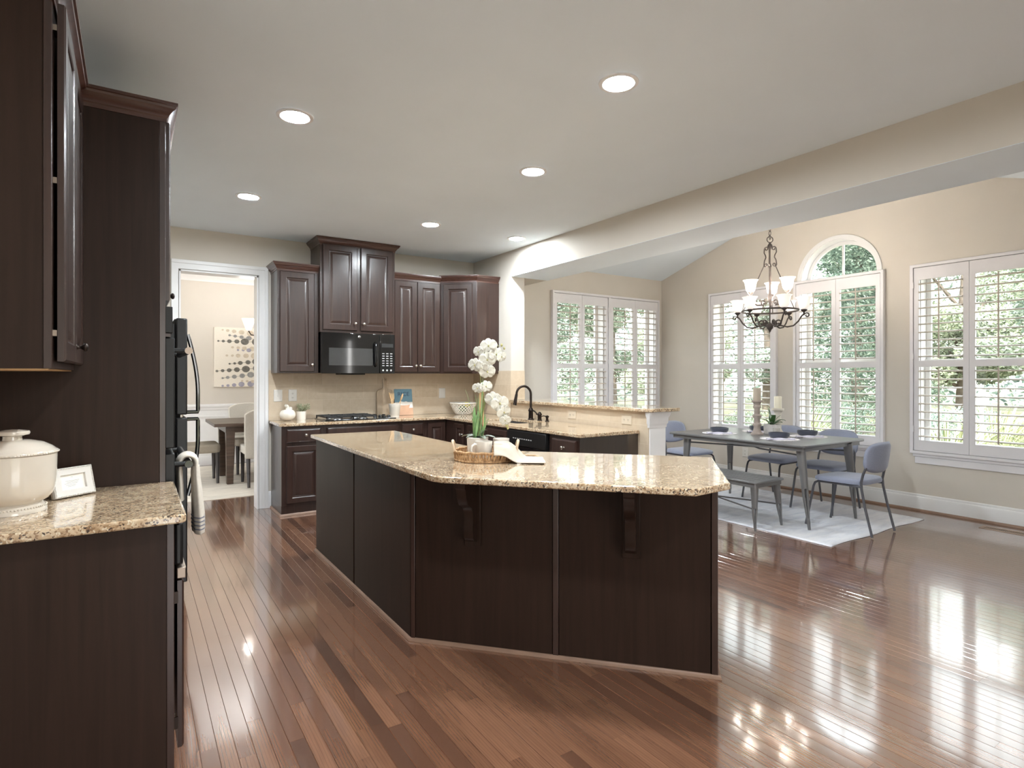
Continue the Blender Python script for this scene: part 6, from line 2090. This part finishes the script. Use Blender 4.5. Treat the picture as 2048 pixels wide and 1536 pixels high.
ROWS = [(0, 36, 21, 1.0, 'broad leafy tree nearest the house, through the left panels of the paired window'), (2, 50, 21, 1.0, 'low yellow-green tree nearest the house, through the left window of the right wall'),
        (1, 64, 21, 1.0, 'dark needle-leaved tree nearest the house, under the arched window top'), (0, 78, 21, 1.0, 'broad leafy tree nearest the house, past the right window edge'),
        (1, 29, 27.5, 1.3, 'dark needle-leaved tree in the middle row, past the left edge of the paired window'), (0, 43, 27.5, 1.3, 'broad leafy tree in the middle row, through the right panels of the paired window'),
        (0, 57, 27.5, 1.3, 'broad leafy tree in the middle row, behind the arched window'), (2, 71, 27.5, 1.3, 'yellow-green tree in the middle row, through the right window'), (1, 85, 27.5, 1.3, 'dark needle-leaved tree in the middle row, past the right window'),
        (0, 36, 35.5, 1.65, 'tallest broad tree in the far row, through the paired window'), (0, 50, 35.5, 1.65, 'tall broad tree in the far row, through the left window of the right wall'),
        (0, 64, 35.5, 1.65, 'tall broad tree in the far row, topping the arched window'), (0, 78, 35.5, 1.65, 'tall broad tree in the far row, at the right window edge')]
rt = random.Random(4)
for (k, az, d, sc_, lb) in ROWS:
    t_ = TREES[k] if k not in used else copy_tree(TREES[k])
    used.add(k)
    place(t_, d * sin(R(az)), d * cos(R(az)), GZ, rt.uniform(0, 360), lb)
    t_.scale = (sc_, sc_, sc_)
# the wood behind the single trees, beyond counting
rw = random.Random(77)
def wood_band(mb, n, size, d0, d1, h):
    for _ in range(n):
        az, d = R(rw.uniform(22, 92)), rw.uniform(d0, d1)
        p = Vector((d * sin(az), d * cos(az), GZ + h * rw.random() ** 0.9))
        u = Vector((rw.gauss(0, 1), rw.gauss(0, 1), rw.gauss(0, 0.6))).normalized()
        v = u.orthogonal().normalized()
        k = size * rw.uniform(0.6, 1.3)
        mb.add([p - u * k, p + v * k * 0.5, p + u * k, p - v * k * 0.5], [(0, 1, 2, 3)])
wb = MB()
wood_band(wb, 34000, 0.19, 43, 48, 15.0)
wb.k = 1
wood_band(wb, 16000, 0.17, 42.5, 44, 14.0)
o = wb.build('woodland', ['fol2', 'fol1'], None, smooth=0)
o['kind'] = 'stuff'
tag(o, 'dense wood closing the view behind the single trees', 'woodland')
# hedge-like shrubs in front of the trees
def shrub(label, mat, seed):
    rnd = random.Random(seed)
    mb = MB()
    blobs = [((rnd.uniform(-0.8, 0.8), rnd.uniform(-0.6, 0.6), rnd.uniform(0.4, 1.1)), (0.75, 0.75, 0.6)) for _ in range(6)]
    leaf_cloud(mb, blobs, 8000, 0.042, rnd)
    o = mb.build('shrub', mat, None, smooth=0)
    return tag(o, label, 'shrub', 'shrubs before the trees')
SH = [shrub('x', 'fol1', 31), shrub('x', 'fol2', 32)]
used = set()
for i, (k, az, lb) in enumerate([(1, 38, 'dark shrub low beyond the left panels of the paired window'), (0, 46, 'leafy shrub low beyond the right panels of the paired window'), (0, 55, 'leafy shrub low beyond the left window of the right wall'),
                                (1, 63, 'dark shrub low beyond the arched window'), (1, 71, 'dark shrub low beyond the right window, behind the grass'), (0, 79, 'leafy shrub past the edge of the right window')]):
    o = SH[k] if k not in used else copy_tree(SH[k])
    used.add(k)
    place(o, 17.2 * sin(R(az)), 17.2 * cos(R(az)), GZ, i * 70, lb)
    o.scale = (0.7, 0.7, 0.7)
def grass_clump(label, seed):
    rnd = random.Random(seed)
    mb = MB()
    for _ in range(420):
        a = rnd.uniform(0, 2 * pi)
        r0 = rnd.uniform(0, 0.18)
        L = rnd.uniform(0.5, 1.1)
        leaf_blade(mb, (r0 * cos(a), r0 * sin(a), 0), a + rnd.uniform(-0.4, 0.4), L, 0.009, rnd.uniform(0.8, 1.5), rnd.uniform(0.1, 0.6), 4)
    o = mb.build('ornamental_grass', 'grassblade', None, smooth=70)
    return tag(o, label, 'ornamental grass', 'clumps of ornamental grass')
g1 = grass_clump('arching ornamental grass clump in the left half of the right window', 41)
place(g1, 10.9, 3.95, GZ, 0)
place(copy_tree(g1), 11.6, 6.8, GZ, 80, 'arching ornamental grass clump low in the right pane under the arch')
place(copy_tree(g1), 13.9, 4.25, GZ, 140, 'arching ornamental grass clump beneath the birdhouse')
bh = thing('birdhouse', 'small white birdhouse on a post beyond the right window', 'birdhouse', (12.3, 3.95, GZ))
MB().tube([(12.3, 3.95, GZ), (12.3, 3.95, 0.86)], 0.03, 8).build('post', 'bird_white', bh)
MB().box(12.22, 3.87, 0.861, 12.38, 4.03, 1.00).build('house', 'bird_white', bh)
MB().add([(12.16, 3.81, 1.001), (12.44, 3.81, 1.001), (12.44, 4.09, 1.001), (12.16, 4.09, 1.001), (12.3, 3.95, 1.10)], [(3, 2, 1, 0), (0, 1, 4), (1, 2, 4), (2, 3, 4), (3, 0, 4)]).build('roof', 'bird_white', bh)
